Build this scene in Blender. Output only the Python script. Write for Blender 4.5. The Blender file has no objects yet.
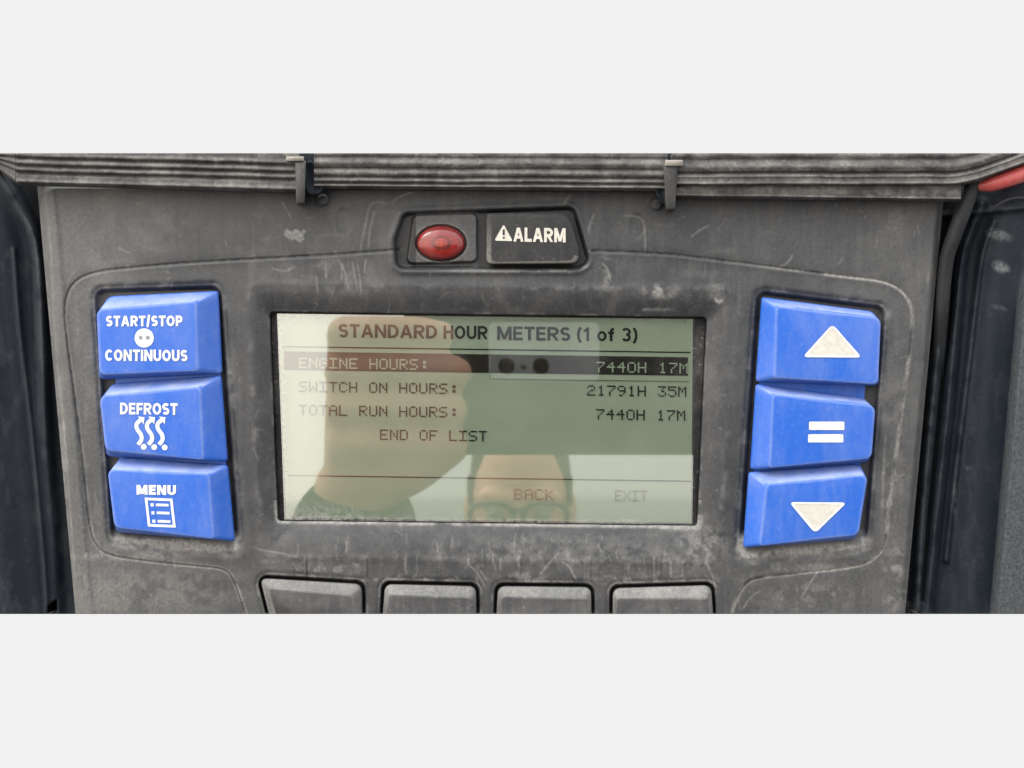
import bpy, math, random
import numpy as np
random.seed(7)
rng = np.random.default_rng(11)

# ------------------------------------------------------------------ units
# one unit "u" is a quarter of a millimetre; x runs right, y runs DOWN, h stands out of the panel
S = 0.00025
CX, CY = 512.0, 384.0          # origin of the device
FX, FY = 541.0, 366.0          # point of the glass squarely in front of the lens
DIST = 900.0                   # lens to panel, in u

scene = bpy.context.scene
# ------------------------------------------------------------------ camera
cam_d = bpy.data.cameras.new("camera")
cam = bpy.data.objects.new("camera", cam_d)
scene.collection.objects.link(cam)
cam.location = ((FX-CX)*S, -DIST*S, (CY-FY)*S)
cam.rotation_euler = (math.radians(90), 0, 0)
cam_d.sensor_width = 36
cam_d.lens = 36*DIST/1024
cam_d.shift_x = (512-FX)/1024
cam_d.shift_y = -(384-FY)/1024
cam_d.clip_start = 0.005
cam_d.clip_end = 200
scene.camera = cam

# ------------------------------------------------------------------ overcast daylight
W = bpy.data.worlds.new("World"); scene.world = W; W.use_nodes = True
nt = W.node_tree; nt.nodes.clear()
def N(t, typ, **k):
    n = t.nodes.new(typ)
    for a, b in k.items():
        setattr(n, a, b)
    return n
wout = N(nt, 'ShaderNodeOutputWorld'); bg = N(nt, 'ShaderNodeBackground')
tc = N(nt, 'ShaderNodeTexCoord'); sep = N(nt, 'ShaderNodeSeparateXYZ')
nt.links.new(tc.outputs['Generated'], sep.inputs[0])
def ramp(t, src, stops, interp='LINEAR'):
    r = N(t, 'ShaderNodeValToRGB'); r.color_ramp.interpolation = interp
    el = r.color_ramp.elements
    while len(el) < len(stops): el.new(0.5)
    for e, (p, c) in zip(el, stops):
        e.position = p; e.color = (c[0], c[1], c[2], 1)
    t.links.new(src, r.inputs[0]); return r
zm = N(nt, 'ShaderNodeMapRange'); zm.inputs[1].default_value = -1; zm.inputs[2].default_value = 1
nt.links.new(sep.outputs[2], zm.inputs[0])
def zz(e): return (math.sin(math.radians(e))+1)/2
# colours are a fifth of the radiance (the Background strength is 5)
BACK = (0.882/5, 0.882/5, 0.880/5)
behind = ramp(nt, zm.outputs[0], [(zz(-60), (0.10,0.10,0.10)), (zz(-33), BACK), (zz(33), BACK), (zz(58), (0.85,0.88,0.92))])
front = ramp(nt, zm.outputs[0], [(zz(-40), (0.07,0.068,0.065)), (zz(-12), (0.13,0.127,0.12)), (zz(-8.4), (0.24,0.235,0.22)), (zz(-8.0), (0.35,0.34,0.315)), (zz(10), (0.45,0.44,0.42)), (zz(32), (0.52,0.53,0.55)), (zz(60), (0.80,0.83,0.86))])
ym = N(nt, 'ShaderNodeMapRange', interpolation_type='SMOOTHSTEP'); ym.inputs[1].default_value = -0.15; ym.inputs[2].default_value = 0.25
nt.links.new(sep.outputs[1], ym.inputs[0])
# the sky is brightest towards the sun's side, low on the photographer's left
xm = N(nt, 'ShaderNodeMapRange', interpolation_type='SMOOTHSTEP'); xm.inputs[1].default_value = -0.16; xm.inputs[2].default_value = -0.26
xm.inputs[3].default_value = 0.0; xm.inputs[4].default_value = 1.0
nt.links.new(sep.outputs[0], xm.inputs[0])
glow = N(nt, 'ShaderNodeVectorMath', operation='MULTIPLY_ADD'); nt.links.new(front.outputs[0], glow.inputs[0]); nt.links.new(front.outputs[0], glow.inputs[2])
warm = N(nt, 'ShaderNodeVectorMath', operation='SCALE'); warm.inputs[0].default_value = (0.85, 0.78, 0.66); nt.links.new(xm.outputs[0], warm.inputs['Scale'])
nt.links.new(warm.outputs[0], glow.inputs[1])
mx = N(nt, 'ShaderNodeMix', data_type='RGBA')
nt.links.new(ym.outputs[0], mx.inputs[0]); nt.links.new(glow.outputs[0], mx.inputs[6]); nt.links.new(behind.outputs[0], mx.inputs[7])
nt.links.new(mx.outputs[2], bg.inputs[0]); bg.inputs[1].default_value = 5.0
nt.links.new(bg.outputs[0], wout.inputs[0])

sun_d = bpy.data.lights.new("sun", 'SUN'); sun = bpy.data.objects.new("sun", sun_d)
scene.collection.objects.link(sun)
sun_d.energy = 1.7; sun_d.angle = math.radians(25); sun_d.color = (1, 0.97, 0.93)
from mathutils import Vector
SUN_DIR = Vector((0.75, 0.5, -0.9))      # the way its light travels: from above, over the photographer's left shoulder
sun.rotation_euler = SUN_DIR.to_track_quat('-Z', 'Y').to_euler()

scene.view_settings.view_transform = 'Standard'
scene.view_settings.look = 'None'
scene.view_settings.exposure = 0
scene.view_settings.gamma = 1
scene.cycles.max_bounces = 8
scene.cycles.transparent_max_bounces = 12

# ------------------------------------------------------------------ helpers
def PX(px, py, h):
    """pixel of the photograph + height above the panel -> u coordinates"""
    k = (DIST-h)/DIST
    return FX+(px-FX)*k, FY+(py-FY)*k
def W3(X, Y, h):
    return ((X-CX)*S, -h*S, (CY-Y)*S)
def P(px, py, h):
    X, Y = PX(px, py, h); return W3(X, Y, h)
def to_world(px, py, h):
    k = (DIST-h)/DIST
    X = FX+(px-FX)*k; Y = FY+(py-FY)*k
    return np.stack([(X-CX)*S, -h*S, (CY-Y)*S], -1)

def link(o, parent=None):
    scene.collection.objects.link(o)
    if parent is not None: o.parent = parent
    return o
def tag(o, label=None, cat=None, group=None, kind=None):
    if label: o['label'] = label
    if cat: o['category'] = cat
    if group: o['group'] = group
    if kind: o['kind'] = kind
    return o
def empty(name, label, cat, loc=(0,0,0)):
    o = bpy.data.objects.new(name, None); o.location = loc
    o.empty_display_size = 0.01
    link(o); tag(o, label, cat)
    bpy.context.view_layer.update()
    return o
def mesh(name, verts, faces, mat, parent=None, smooth=False, angle=None):
    me = bpy.data.meshes.new(name)
    verts = np.asarray(verts, dtype=float)
    if parent is not None and parent.type == 'EMPTY':
        verts = verts-np.array(parent.location)
    elif parent is not None and parent.parent is not None and parent.parent.type == 'EMPTY':
        verts = verts-np.array(parent.parent.location)
    me.from_pydata([tuple(v) for v in verts], [], [tuple(int(i) for i in f) for f in faces])
    me.materials.append(mat)
    if smooth: me.shade_smooth()
    if angle: me.set_sharp_from_angle(angle=math.radians(angle))
    me.update()
    o = bpy.data.objects.new(name, me)
    return link(o, parent)

# ---- 2d fields
def sdf_poly(x, y, pts):
    pts = np.asarray(pts, float); n = len(pts)
    d = np.full(x.shape, 1e18); s = np.ones(x.shape)
    for i in range(n):
        a = pts[i]; b = pts[i-1]
        ex, ey = b-a; wx = x-a[0]; wy = y-a[1]
        t = np.clip((wx*ex+wy*ey)/(ex*ex+ey*ey), 0, 1)
        d = np.minimum(d, (wx-ex*t)**2+(wy-ey*t)**2)
        c1 = y >= a[1]; c2 = y < b[1]; c3 = ex*wy > ey*wx
        flip = (c1 & c2 & c3) | (~c1 & ~c2 & ~c3)
        s = np.where(flip, -s, s)
    return s*np.sqrt(d)
def inset(pts, r):
    pts = np.asarray(pts, float); n = len(pts)
    area = sum(pts[i-1][0]*pts[i][1]-pts[i][0]*pts[i-1][1] for i in range(n))
    sg = 1 if area > 0 else -1
    out = []
    for i in range(n):
        a, b, c = pts[i-1], pts[i], pts[(i+1) % n]
        d1 = (b-a)/np.linalg.norm(b-a); d2 = (c-b)/np.linalg.norm(c-b)
        n1 = np.array([-d1[1], d1[0]])*sg; n2 = np.array([-d2[1], d2[0]])*sg
        m = n1+n2; m = m/(m@m)*2
        out.append(b+m*r)
    return np.array(out)
def rsdf(x, y, pts, r):
    return sdf_poly(x, y, inset(pts, r))-r
def sstep(a, b, v):
    t = np.clip((v-a)/(b-a), 0, 1); return t*t*(3-2*t)
def catmull(pts, n=8):
    p = [np.array(q, float) for q in pts]; p = [2*p[0]-p[1]]+p+[2*p[-1]-p[-2]]
    out = []
    for i in range(1, len(p)-2):
        for k in range(n):
            t = k/n
            out.append(0.5*((2*p[i])+(-p[i-1]+p[i+1])*t+(2*p[i-1]-5*p[i]+4*p[i+1]-p[i+2])*t*t+(-p[i-1]+3*p[i]-3*p[i+1]+p[i+2])*t**3))
    out.append(p[-2]); return np.array(out)
class Field:
    """arrays over a grid; local edits stay inside their bounding box"""
    def __init__(s, X, Y): s.X, s.Y = X, Y
    def line_dist(s, pts, reach):
        """signed distance to a polyline (only near it), + below/right"""
        D = np.full(s.X.shape, 1e9); Sg = np.zeros(s.X.shape)
        T = np.zeros(s.X.shape); L = 0
        for a, b in zip(pts[:-1], pts[1:]):
            x0, x1 = min(a[0], b[0])-reach, max(a[0], b[0])+reach
            y0, y1 = min(a[1], b[1])-reach, max(a[1], b[1])+reach
            m = (s.X > x0) & (s.X < x1) & (s.Y > y0) & (s.Y < y1)
            e = b-a; l = math.hypot(*e)
            if l < 1e-6 or not m.any(): L += l; continue
            wx = s.X[m]-a[0]; wy = s.Y[m]-a[1]
            t = np.clip((wx*e[0]+wy*e[1])/(l*l), 0, 1)
            d = np.hypot(wx-e[0]*t, wy-e[1]*t)
            old = D[m]; better = d < old
            D[m] = np.where(better, d, old)
            sg = np.sign(e[0]*wy-e[1]*wx); q = Sg[m]; q[better] = sg[better]; Sg[m] = q
            q = T[m]; q[better] = (L+t*l)[better]; T[m] = q
            L += l
        return D, Sg, T/max(L, 1e-6)
def vnoise(x, y, sc, seed=0, oct=3):
    r = np.random.default_rng(seed); out = np.zeros(x.shape); amp = 1; tot = 0
    for o in range(oct):
        tab = r.random((257, 257)); u = x/sc+o*17.3+400; v = y/sc+o*9.1+400
        i = np.floor(u).astype(int); j = np.floor(v).astype(int); fu = u-i; fv = v-j
        fu = fu*fu*(3-2*fu); fv = fv*fv*(3-2*fv)
        a = tab[i % 256, j % 256]; b = tab[(i+1) % 256, j % 256]; c = tab[i % 256, (j+1) % 256]; d = tab[(i+1) % 256, (j+1) % 256]
        out += amp*((a*(1-fu)+b*fu)*(1-fv)+(c*(1-fu)+d*fu)*fv); tot += amp
        amp *= .5; sc /= 2.03
    return out/tot

def grid_mesh(name, X, Y, H, mat, parent, attrs=None, back=-40.0):
    """relief sheet over a quad grid, closed behind by a skirt and a back face"""
    ny, nx = X.shape
    v = to_world(X, Y, H).reshape(-1, 3)
    if parent is not None: v = v-np.array(parent.location)
    idx = np.arange(ny*nx).reshape(ny, nx)
    q = np.stack([idx[:-1, :-1], idx[1:, :-1], idx[1:, 1:], idx[:-1, 1:]], -1).reshape(-1, 4)
    border = np.concatenate([idx[0, :], idx[1:, -1], idx[-1, ::-1][1:], idx[::-1, 0][1:-1]])
    bx = X.reshape(-1)[border]; by = Y.reshape(-1)[border]
    Xr, Yr, Hr = bx, by, np.full(bx.shape, back)
    # the skirt drops straight back
    Xw = v[border].copy(); Xw[:, 1] = -back*S-(parent.location[1] if parent is not None else 0)
    n0 = len(v); v = np.concatenate([v, Xw])
    m = len(border); a = border; b = np.roll(border, -1); c = n0+np.arange(m); d = np.roll(c, -1)
    sk = np.stack([a, b, d, c], -1)
    me = bpy.data.meshes.new(name)
    allq = np.concatenate([q, sk])
    nl = allq.size+m
    me.vertices.add(len(v)); me.vertices.foreach_set('co', v.astype(np.float32).reshape(-1))
    me.loops.add(nl)
    me.loops.foreach_set('vertex_index', np.concatenate([allq.reshape(-1), c[::-1]]).astype(np.int32))
    me.polygons.add(len(allq)+1)
    me.polygons.foreach_set('loop_start', np.concatenate([np.arange(len(allq))*4, [allq.size]]).astype(np.int32))
    sm = np.zeros(len(allq)+1, bool); sm[:len(q)] = True
    me.update(calc_edges=True); me.validate()
    me.polygons.foreach_set('use_smooth', sm)
    sharp = me.attributes.get('sharp_edge')
    me.materials.append(mat)
    for k, arr in (attrs or {}).items():
        at = me.attributes.new(k, 'FLOAT', 'POINT')
        at.data.foreach_set('value', np.concatenate([arr.reshape(-1), np.zeros(m)]).astype(np.float32))
    o = bpy.data.objects.new(name, me)
    return link(o, parent)

# ------------------------------------------------------------------ materials
def newmat(name):
    m = bpy.data.materials.new(name); m.use_nodes = True
    m.node_tree.nodes.clear(); t = m.node_tree
    o = N(t, 'ShaderNodeOutputMaterial'); b = N(t, 'ShaderNodeBsdfPrincipled')
    t.links.new(b.outputs[0], o.inputs[0]); return m, t, b, o
def math_n(t, op, a, b=None, clamp=False):
    n = N(t, 'ShaderNodeMath', operation=op, use_clamp=clamp)
    for i, v in enumerate((a, b)):
        if v is None: continue
        if isinstance(v, (int, float)): n.inputs[i].default_value = v
        else: t.links.new(v, n.inputs[i])
    return n.outputs[0]
def mixc(t, f, a, b):
    n = N(t, 'ShaderNodeMix', data_type='RGBA')
    for i, v in ((0, f), (6, a), (7, b)):
        if isinstance(v, (int, float)): n.inputs[i].default_value = v
        elif isinstance(v, tuple): n.inputs[i].default_value = (*v, 1)
        else: t.links.new(v, n.inputs[i])
    return n.outputs[2]
def ucoord(t, sx=1, sy=1, sz=1):
    tcn = N(t, 'ShaderNodeTexCoord'); mp = N(t, 'ShaderNodeMapping')
    mp.inputs['Scale'].default_value = (sx/S, sy/S, sz/S)
    t.links.new(tcn.outputs['Object'], mp.inputs[0]); return mp.outputs[0]
def noise(t, vec, size, detail=4, rough=.6):
    n = N(t, 'ShaderNodeTexNoise'); n.inputs['Scale'].default_value = 1/size
    n.inputs['Detail'].default_value = detail; n.inputs['Roughness'].default_value = rough
    t.links.new(vec, n.inputs['Vector']); return n.outputs[0]
def mrange(t, v, a, b, c=0., d=1.):
    n = N(t, 'ShaderNodeMapRange'); n.inputs[1].default_value = a; n.inputs[2].default_value = b
    n.inputs[3].default_value = c; n.inputs[4].default_value = d
    t.links.new(v, n.inputs[0]); return n.outputs[0]

def dusty_plastic(name, base, dust, amount=.35, rough=.5, spec=.4, grain=.5, use_attr=False, speck=.5):
    m, t, b, o = newmat(name)
    v = ucoord(t)
    big = noise(t, v, 90, 3); mid = noise(t, v, 22, 5, .65); fine = noise(t, v, 2.2, 3, .7)
    vs = ucoord(t, 1, 1, .12); streak = noise(t, vs, 9, 4, .7)
    f = math_n(t, 'MULTIPLY', mrange(t, big, .35, .7), mrange(t, mid, .3, .75))
    f = math_n(t, 'ADD', f, math_n(t, 'MULTIPLY', mrange(t, streak, .48, .8), .45))
    f = math_n(t, 'MULTIPLY', f, amount)
    sp = math_n(t, 'MULTIPLY', mrange(t, noise(t, v, 3.3, 2, .5), .66, .74), speck*.35)
    f = math_n(t, 'ADD', f, sp)
    f = math_n(t, 'ADD', f, math_n(t, 'MULTIPLY', mrange(t, noise(t, v, 4.5, 6, .8), .32, .68, -.5, .5), .34*amount+.02))
    if use_attr:
        at = N(t, 'ShaderNodeAttribute', attribute_name='wear_tone')
        f = math_n(t, 'ADD', f, math_n(t, 'MULTIPLY', at.outputs['Fac'], mrange(t, noise(t, v, 3.4, 4, .75), .36, .62, .45, 1.15)))
    f = math_n(t, 'MINIMUM', math_n(t, 'MAXIMUM', f, 0.), 1.)
    col = mixc(t, f, base, dust)
    if use_attr:
        ag = N(t, 'ShaderNodeAttribute', attribute_name='darken')
        col = mixc(t, ag.outputs['Fac'], col, (0.006, 0.006, 0.007))  # this attribute pulls the colour towards black
    t.links.new(col, b.inputs['Base Color'])
    t.links.new(mrange(t, f, 0, .6, rough, .85), b.inputs['Roughness'])
    b.inputs['Specular IOR Level'].default_value = spec
    bp = N(t, 'ShaderNodeBump'); bp.inputs['Strength'].default_value = grain; bp.inputs['Distance'].default_value = .3*S
    t.links.new(fine, bp.inputs['Height']); t.links.new(bp.outputs[0], b.inputs['Normal'])
    return m
def plain(name, col, rough=.5, spec=.5, metal=0, vary=.15, size=6):
    m, t, b, o = newmat(name)
    n = noise(t, ucoord(t), size, 4)
    lo = tuple(c*(1-vary) for c in col); hi = tuple(min(1, c*(1+vary)) for c in col)
    t.links.new(mixc(t, mrange(t, n, .3, .7), lo, hi), b.inputs['Base Color'])
    b.inputs['Roughness'].default_value = rough; b.inputs['Specular IOR Level'].default_value = spec
    b.inputs['Metallic'].default_value = metal
    return m

M = {}
M['panel'] = dusty_plastic('worn_charcoal_plastic', (0.0195, 0.0205, 0.0235), (0.22, 0.212, 0.20), .22, .5, .4, .5, True)
M['gasket'] = dusty_plastic('dusty_rubber', (0.026, 0.025, 0.026), (0.22, 0.205, 0.19), .36, .65, .25, .5, True)
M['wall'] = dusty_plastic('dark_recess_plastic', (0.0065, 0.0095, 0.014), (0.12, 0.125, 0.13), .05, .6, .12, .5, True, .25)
M['hose'] = dusty_plastic('dark_cable', (0.008, 0.009, 0.011), (0.13, 0.13, 0.13), .1, .6, .2, .4)
M['grey_button'] = dusty_plastic('grey_button_plastic', (0.034, 0.034, 0.037), (0.25, 0.24, 0.225), .30, .5, .4, .5, True, .8)
M['black_button'] = dusty_plastic('black_button_plastic', (0.010, 0.0105, 0.012), (0.25, 0.24, 0.22), .10, .36, .3, .4, True)
M['pin'] = dusty_plastic('grey_hinge_plastic', (0.018, 0.018, 0.019), (0.20, 0.185, 0.17), .3, .6, .3, .5)
M['pale'] = plain('pale_worn_tape', (0.20, 0.18, 0.16), .7, .3)
M['red'] = dusty_plastic('red_cable_sheath', (0.34, 0.045, 0.042), (0.36, 0.24, 0.23), .4, .4, .5, .3)
M['black'] = dusty_plastic('black_rim_shade', (0.008, 0.008, 0.009), (0.22, 0.21, 0.20), .25, .6, .2, .4, False, 2.0)

def blue_mat():
    m, t, b, o = newmat('worn_blue_button_plastic')
    v = ucoord(t)
    at = N(t, 'ShaderNodeAttribute', attribute_name='wear_tone')
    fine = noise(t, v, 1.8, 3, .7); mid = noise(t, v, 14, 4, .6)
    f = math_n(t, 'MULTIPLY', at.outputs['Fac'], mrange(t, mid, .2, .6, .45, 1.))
    f = math_n(t, 'ADD', f, math_n(t, 'MULTIPLY', mrange(t, noise(t, ucoord(t, 1, 1, .3), 26, 5, .7), .42, .8), .16))
    f = math_n(t, 'ADD', f, math_n(t, 'MULTIPLY', mrange(t, noise(t, v, 6, 6, .8), .52, .72), .10))
    f = math_n(t, 'ADD', f, math_n(t, 'MULTIPLY', mrange(t, noise(t, v, 2.6, 2), .70, .76), .18))
    f = math_n(t, 'MINIMUM', f, 1.)
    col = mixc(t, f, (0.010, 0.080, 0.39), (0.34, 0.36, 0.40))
    t.links.new(col, b.inputs['Base Color'])
    t.links.new(mrange(t, f, 0, .6, .45, .8), b.inputs['Roughness'])
    b.inputs['Specular IOR Level'].default_value = .35
    bp = N(t, 'ShaderNodeBump'); bp.inputs['Strength'].default_value = .35; bp.inputs['Distance'].default_value = .3*S
    t.links.new(fine, bp.inputs['Height']); t.links.new(bp.outputs[0], b.inputs['Normal'])
    return m
M['blue'] = blue_mat()
def ink_mat(name, c1, c2):
    m, t, b, o = newmat(name)
    n = noise(t, ucoord(t), 5, 5, .7)
    t.links.new(mixc(t, mrange(t, n, .35, .7), c1, c2), b.inputs['Base Color'])
    b.inputs['Roughness'].default_value = .5; b.inputs['Specular IOR Level'].default_value = .3
    return m
M['ink'] = ink_mat('white_print', (0.60, 0.60, 0.60), (0.40, 0.40, 0.42))
M['ink_worn'] = ink_mat('worn_cream_print', (0.47, 0.46, 0.42), (0.38, 0.355, 0.30))
M['lcd'] = plain('lcd_green', (0.178, 0.210, 0.156), .8, 0., 0, .05, 60)
M['lcd_dark'] = plain('lcd_dark_segment', (0.014, 0.013, 0.010), .8, 0., 0, .15, 8)
M['lcd_faint'] = plain('lcd_faint_segment', (0.075, 0.083, 0.06), .8, 0., 0, .15, 8)
M['lcd_text'] = plain('lcd_text_segment', (0.010, 0.010, 0.009), .8, 0., 0, .15, 8)

def glass_mat():
    m = bpy.data.materials.new('dusty_cover_glass'); m.use_nodes = True; t = m.node_tree; t.nodes.clear()
    o = N(t, 'ShaderNodeOutputMaterial'); tr = N(t, 'ShaderNodeBsdfTransparent'); gl = N(t, 'ShaderNodeBsdfGlossy')
    gl.inputs['Roughness'].default_value = .028
    tr.inputs[0].default_value = (0.97, 0.98, 0.97, 1)
    fr = N(t, 'ShaderNodeFresnel'); fr.inputs[0].default_value = 2.75
    geo = N(t, 'ShaderNodeNewGeometry')
    ff = math_n(t, 'MULTIPLY', fr.outputs[0], math_n(t, 'SUBTRACT', 1., geo.outputs['Backfacing']))
    m1 = N(t, 'ShaderNodeMixShader'); t.links.new(ff, m1.inputs[0]); t.links.new(tr.outputs[0], m1.inputs[1]); t.links.new(gl.outputs[0], m1.inputs[2])
    df = N(t, 'ShaderNodeBsdfDiffuse'); df.inputs[0].default_value = (.35, .34, .32, 1)
    v = ucoord(t)
    d = math_n(t, 'MULTIPLY', mrange(t, noise(t, v, 60, 5, .7), .45, .8), .05)
    d = math_n(t, 'ADD', d, math_n(t, 'MULTIPLY', mrange(t, noise(t, v, 2.5, 2), .69, .74), .10))
    at = N(t, 'ShaderNodeAttribute', attribute_name='wear_tone')
    d = math_n(t, 'ADD', d, math_n(t, 'MULTIPLY', at.outputs['Fac'], mrange(t, noise(t, v, 5, 4, .7), .35, .7)))
    m2 = N(t, 'ShaderNodeMixShader'); t.links.new(d, m2.inputs[0]); t.links.new(m1.outputs[0], m2.inputs[1]); t.links.new(df.outputs[0], m2.inputs[2])
    t.links.new(m2.outputs[0], o.inputs[0]); return m
M['glass'] = glass_mat()

# =================================================================== THE CONTROL PANEL
panel = empty('control_panel', 'worn charcoal plastic control panel with grey green display between blue buttons', 'control panel', W3(512, 614, 0))

# outlines measured in the photo (x right, y down)
DISP_IN = [(270.5, 312.6), (706, 318), (696.5, 525), (278.5, 520)]
GLASS = [(277, 313.6), (694.5, 318.6), (692.5, 524.4), (284.5, 519.6)]
DISP_OUT = [(247, 284), (742, 290), (716, 562), (262, 556)]
BTN = {   # outer outline, face outline: top-left, top-right, bottom-right, bottom-left
 'start': ([(105,296.5),(218.5,291),(222.5,374),(98.5,379.5)], [(96.5,309.5),(196.3,301.5),(198,371),(99.5,375)]),
 'defrost': ([(108,384),(221.5,375.5),(228,462),(106,456.5)], [(99.5,396),(200.5,387),(203.5,460),(105.5,450.5)]),
 'menu': ([(116,457),(228,465),(235,541.5),(115.5,532)], [(107.5,469.5),(209,474),(214,539),(114.5,527.5)]),
 'up': ([(761.5,297),(877,312),(879,386),(755.5,382)], [(776,306.5),(881,318),(878,384.5),(774,378)]),
 'equal': ([(755.5,384),(869,398.5),(870,462),(750,470)], [(772.5,394.5),(875.5,406),(871.5,458.5),(769,468)]),
 'down': ([(748.5,472),(863.5,463.5),(857,539),(743,548)], [(766,484.5),(868,475),(858.5,535),(759.5,546)]),
}
WELL_L = [(95,290),(220,286),(240,553),(112,542)]
WELL_R = [(757,291),(885,307),(866,548),(738,559)]
ALARM_REC = [(403,213),(574,207),(590,262),(578,269),(396,269),(394,240)]
BB = [[(259,577),(363,583),(363,640),(275,640)], [(384,583),(477,585),(477,640),(381,640)], [(497,585),(592,586),(592,640),(495,640)], [(612,587),(712,584),(715,640),(612,640)]]

nx, ny = 1190, 570
tv = np.linspace(0, 1, ny)[:, None]; tu = np.linspace(0, 1, nx)[None, :]
yy = 178+(614-178)*tv+0*tu
k = (yy-190)/(614-190)
xl = 37.5+(75.5-37.5)*k; xr = 944.5+(905-944.5)*k
xx = xl+(xr-xl)*tu
F = Field(xx, yy)
H = np.zeros(xx.shape); wear_tone = np.zeros(xx.shape); darken = np.zeros(xx.shape)
# gentle moulding waviness
H += (vnoise(xx, yy, 160, 3, 2)-.5)*1.6
# rolled outer edges
dl = xx-xl; dr = xr-xx
H -= 9*(1-sstep(0, 12, dl))**2 + 7*(1-sstep(0, 9, dr))**2
H += 1.2*np.exp(-((dl-15)/3.5)**2)
tl = np.hypot(np.minimum(xx-58, 0), np.minimum(yy-206, 0)); H -= 10*sstep(17, 23, tl)
# pods: the inner face stands proud of the outer skin, divided by a fine groove
seamL = catmull([(398,250),(330,255),(258,259),(190,263),(130,268),(98,272),(78,280),(68,293),(65,312),(68,345),(76,405),(84,470),(90,525),(97,545),(112,555),(150,561),(200,566),(222,569),(232,577),(240,597),(248,620)])
seamR = catmull([(592,251),(660,254),(700,258),(770,267),(840,276),(880,281),(900,290),(910,304),(912,325),(907,370),(899,430),(890,500),(885,540),(876,556),(855,566),(800,573),(758,578),(744,586),(735,602),(729,620)])
for seam, seed in ((seamL, 1), (seamR, 2)):
    D, Sg, T = F.line_dist(seam, 14)
    H -= 1.5*np.exp(-(D/1.2)**2)
    H += np.where(D < 14, 0.55*np.exp(-(D/5)**2)*Sg*(1 if seed == 1 else -1)*-1, 0)
    nz = vnoise(xx, yy, 16, 20+seed, 3)
    if seed == 1:
        wear_tone += np.exp(-((D-1.3)/1.1)**2)*(sstep(.45, 1, T)*.5+.12)*sstep(.3, .6, nz)
        darken += .55*np.exp(-(D/1.1)**2)*(1-.6*sstep(.45, .9, T))
    else:
        wear_tone += np.exp(-((D-.4)/1.3)**2)*(.25+.55*sstep(.15, .4, T))*sstep(.25, .55, nz)
        darken += .6*np.exp(-(D/1.2)**2)*(1-sstep(.1, .3, T))
# display surround: a funnel that slopes to the glass
dout = rsdf(xx, yy, DISP_OUT, 16); din = rsdf(xx, yy, DISP_IN, 3)
f = np.clip(-dout/np.maximum(-dout+np.maximum(din, 0), 1e-6), 0, 1)
inside = dout < 0
H = np.where(inside, H*(1-sstep(0, .3, f)) - 9*f*f*(1.6-.6*f), H)
H += .5*np.exp(-((dout-1)/4)**2)
H = np.where(din < 1.2, -9-11*sstep(1.2, -1.0, din), H)
# dirt caught on the lower lip of the glass and along the side rims
wear_tone += np.where(yy > 500, .85*np.exp(-((din-2.2)/1.6)**2)*sstep(.25, .5, vnoise(xx, yy, 26, 5)), 0)
wear_tone += np.where((xx > 660) & (yy > 515), .5*np.exp(-((din-3)/3)**2), 0)
wear_tone += .30*np.exp(-((din-1.5)/1.4)**2)*sstep(.5, .7, vnoise(xx, yy, 9, 6))
# wells of the blue buttons
for well in (WELL_L, WELL_R):
    dw = rsdf(xx, yy, well, 9)
    low = sstep(528, 542, yy)
    H = np.where(dw < 4, H*sstep(-2, 4, dw)-10*(1-.75*low)*sstep(1.8, -3.5, dw), H)
    H -= 2.2*np.exp(-((dw-2)/3)**2)
    wear_tone += .95*low*np.exp(-((dw+3.0)/4.5)**2)*sstep(.2, .5, vnoise(xx, yy, 12, 8))
    darken += .12*(1-low)*sstep(2, -2, dw)  # shade of the gap put into the well's colour
# recess with the lamp and the alarm button
da = rsdf(xx, yy, ALARM_REC, 9)
H = np.where(da < 5, H-7*sstep(1.5, -3, da), H)
H += 1.5*np.exp(-((da-3)/3)**2)
wear_tone += .45*np.exp(-((da-2)/1.4)**2)*sstep(262, 267, yy)*sstep(430, 470, xx)*sstep(.3, .5, vnoise(xx, yy, 14, 9))
darken += .85*sstep(0, -2, da)*((xx > 478) | (xx < 416))  # recess floor darkened outside the tray
# raised tray round the red lamp
dt = rsdf(xx, yy, [(413,215),(477,213),(477,262),(406,264)], 6)
H += 5.5*sstep(1, -1.5, dt); wear_tone += .10*sstep(1, -2, dt)
wear_tone += .35*np.exp(-((dt+1)/1.2)**2)*sstep(472, 478, xx)
de = np.hypot((xx-441)/25.5, (yy-243)/18.5); H -= 5*sstep(1.03, .95, de)
wear_tone += .3*np.exp(-((de-1.06)/.05)**2)
# wells of the lower buttons
for q in BB:
    d_ = rsdf(xx, yy, inset(q, -2.2), 9)
    H = np.where(d_ < 2, H*sstep(-1, 2, d_)-14*sstep(.8, -2, d_), H)
    H -= 1.2*np.exp(-((d_-2)/2.5)**2)
    darken += .45*sstep(.5, -1.5, d_)  # gap round each key darkened
    wear_tone += .35*np.exp(-((d_-2.2)/1.1)**2)*sstep(.42, .62, vnoise(xx, yy, 10, 12))
# ribs moulded above the lower buttons
for rx in (305.5, 366, 418, 520, 590, 660):
    H += .9*np.exp(-((xx-rx)/1.2)**2)*sstep(554, 560, yy)*sstep(578, 574, yy)
darken += .5*np.exp(-((xx-307)/1.0)**2)*sstep(552, 558, yy)*sstep(580, 574, yy)
# two small mould marks: a stud next to the left clip, a rest under the right one
for (mx_, my_, mr_) in ((323, 200, 6.5), (657, 205, 6)):
    dd = np.hypot(xx-mx_, yy-my_); H += 3*sstep(mr_, mr_-2.5, dd); darken += .7*np.exp(-((dd-mr_-.5)/1.3)**2)
dd = np.hypot((xx-344), (yy-222)*.55); H -= 1.0*sstep(9, 6, dd)
dd = np.hypot((xx-637), (yy-226)*.6); H -= .8*sstep(9, 6, dd)

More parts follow.
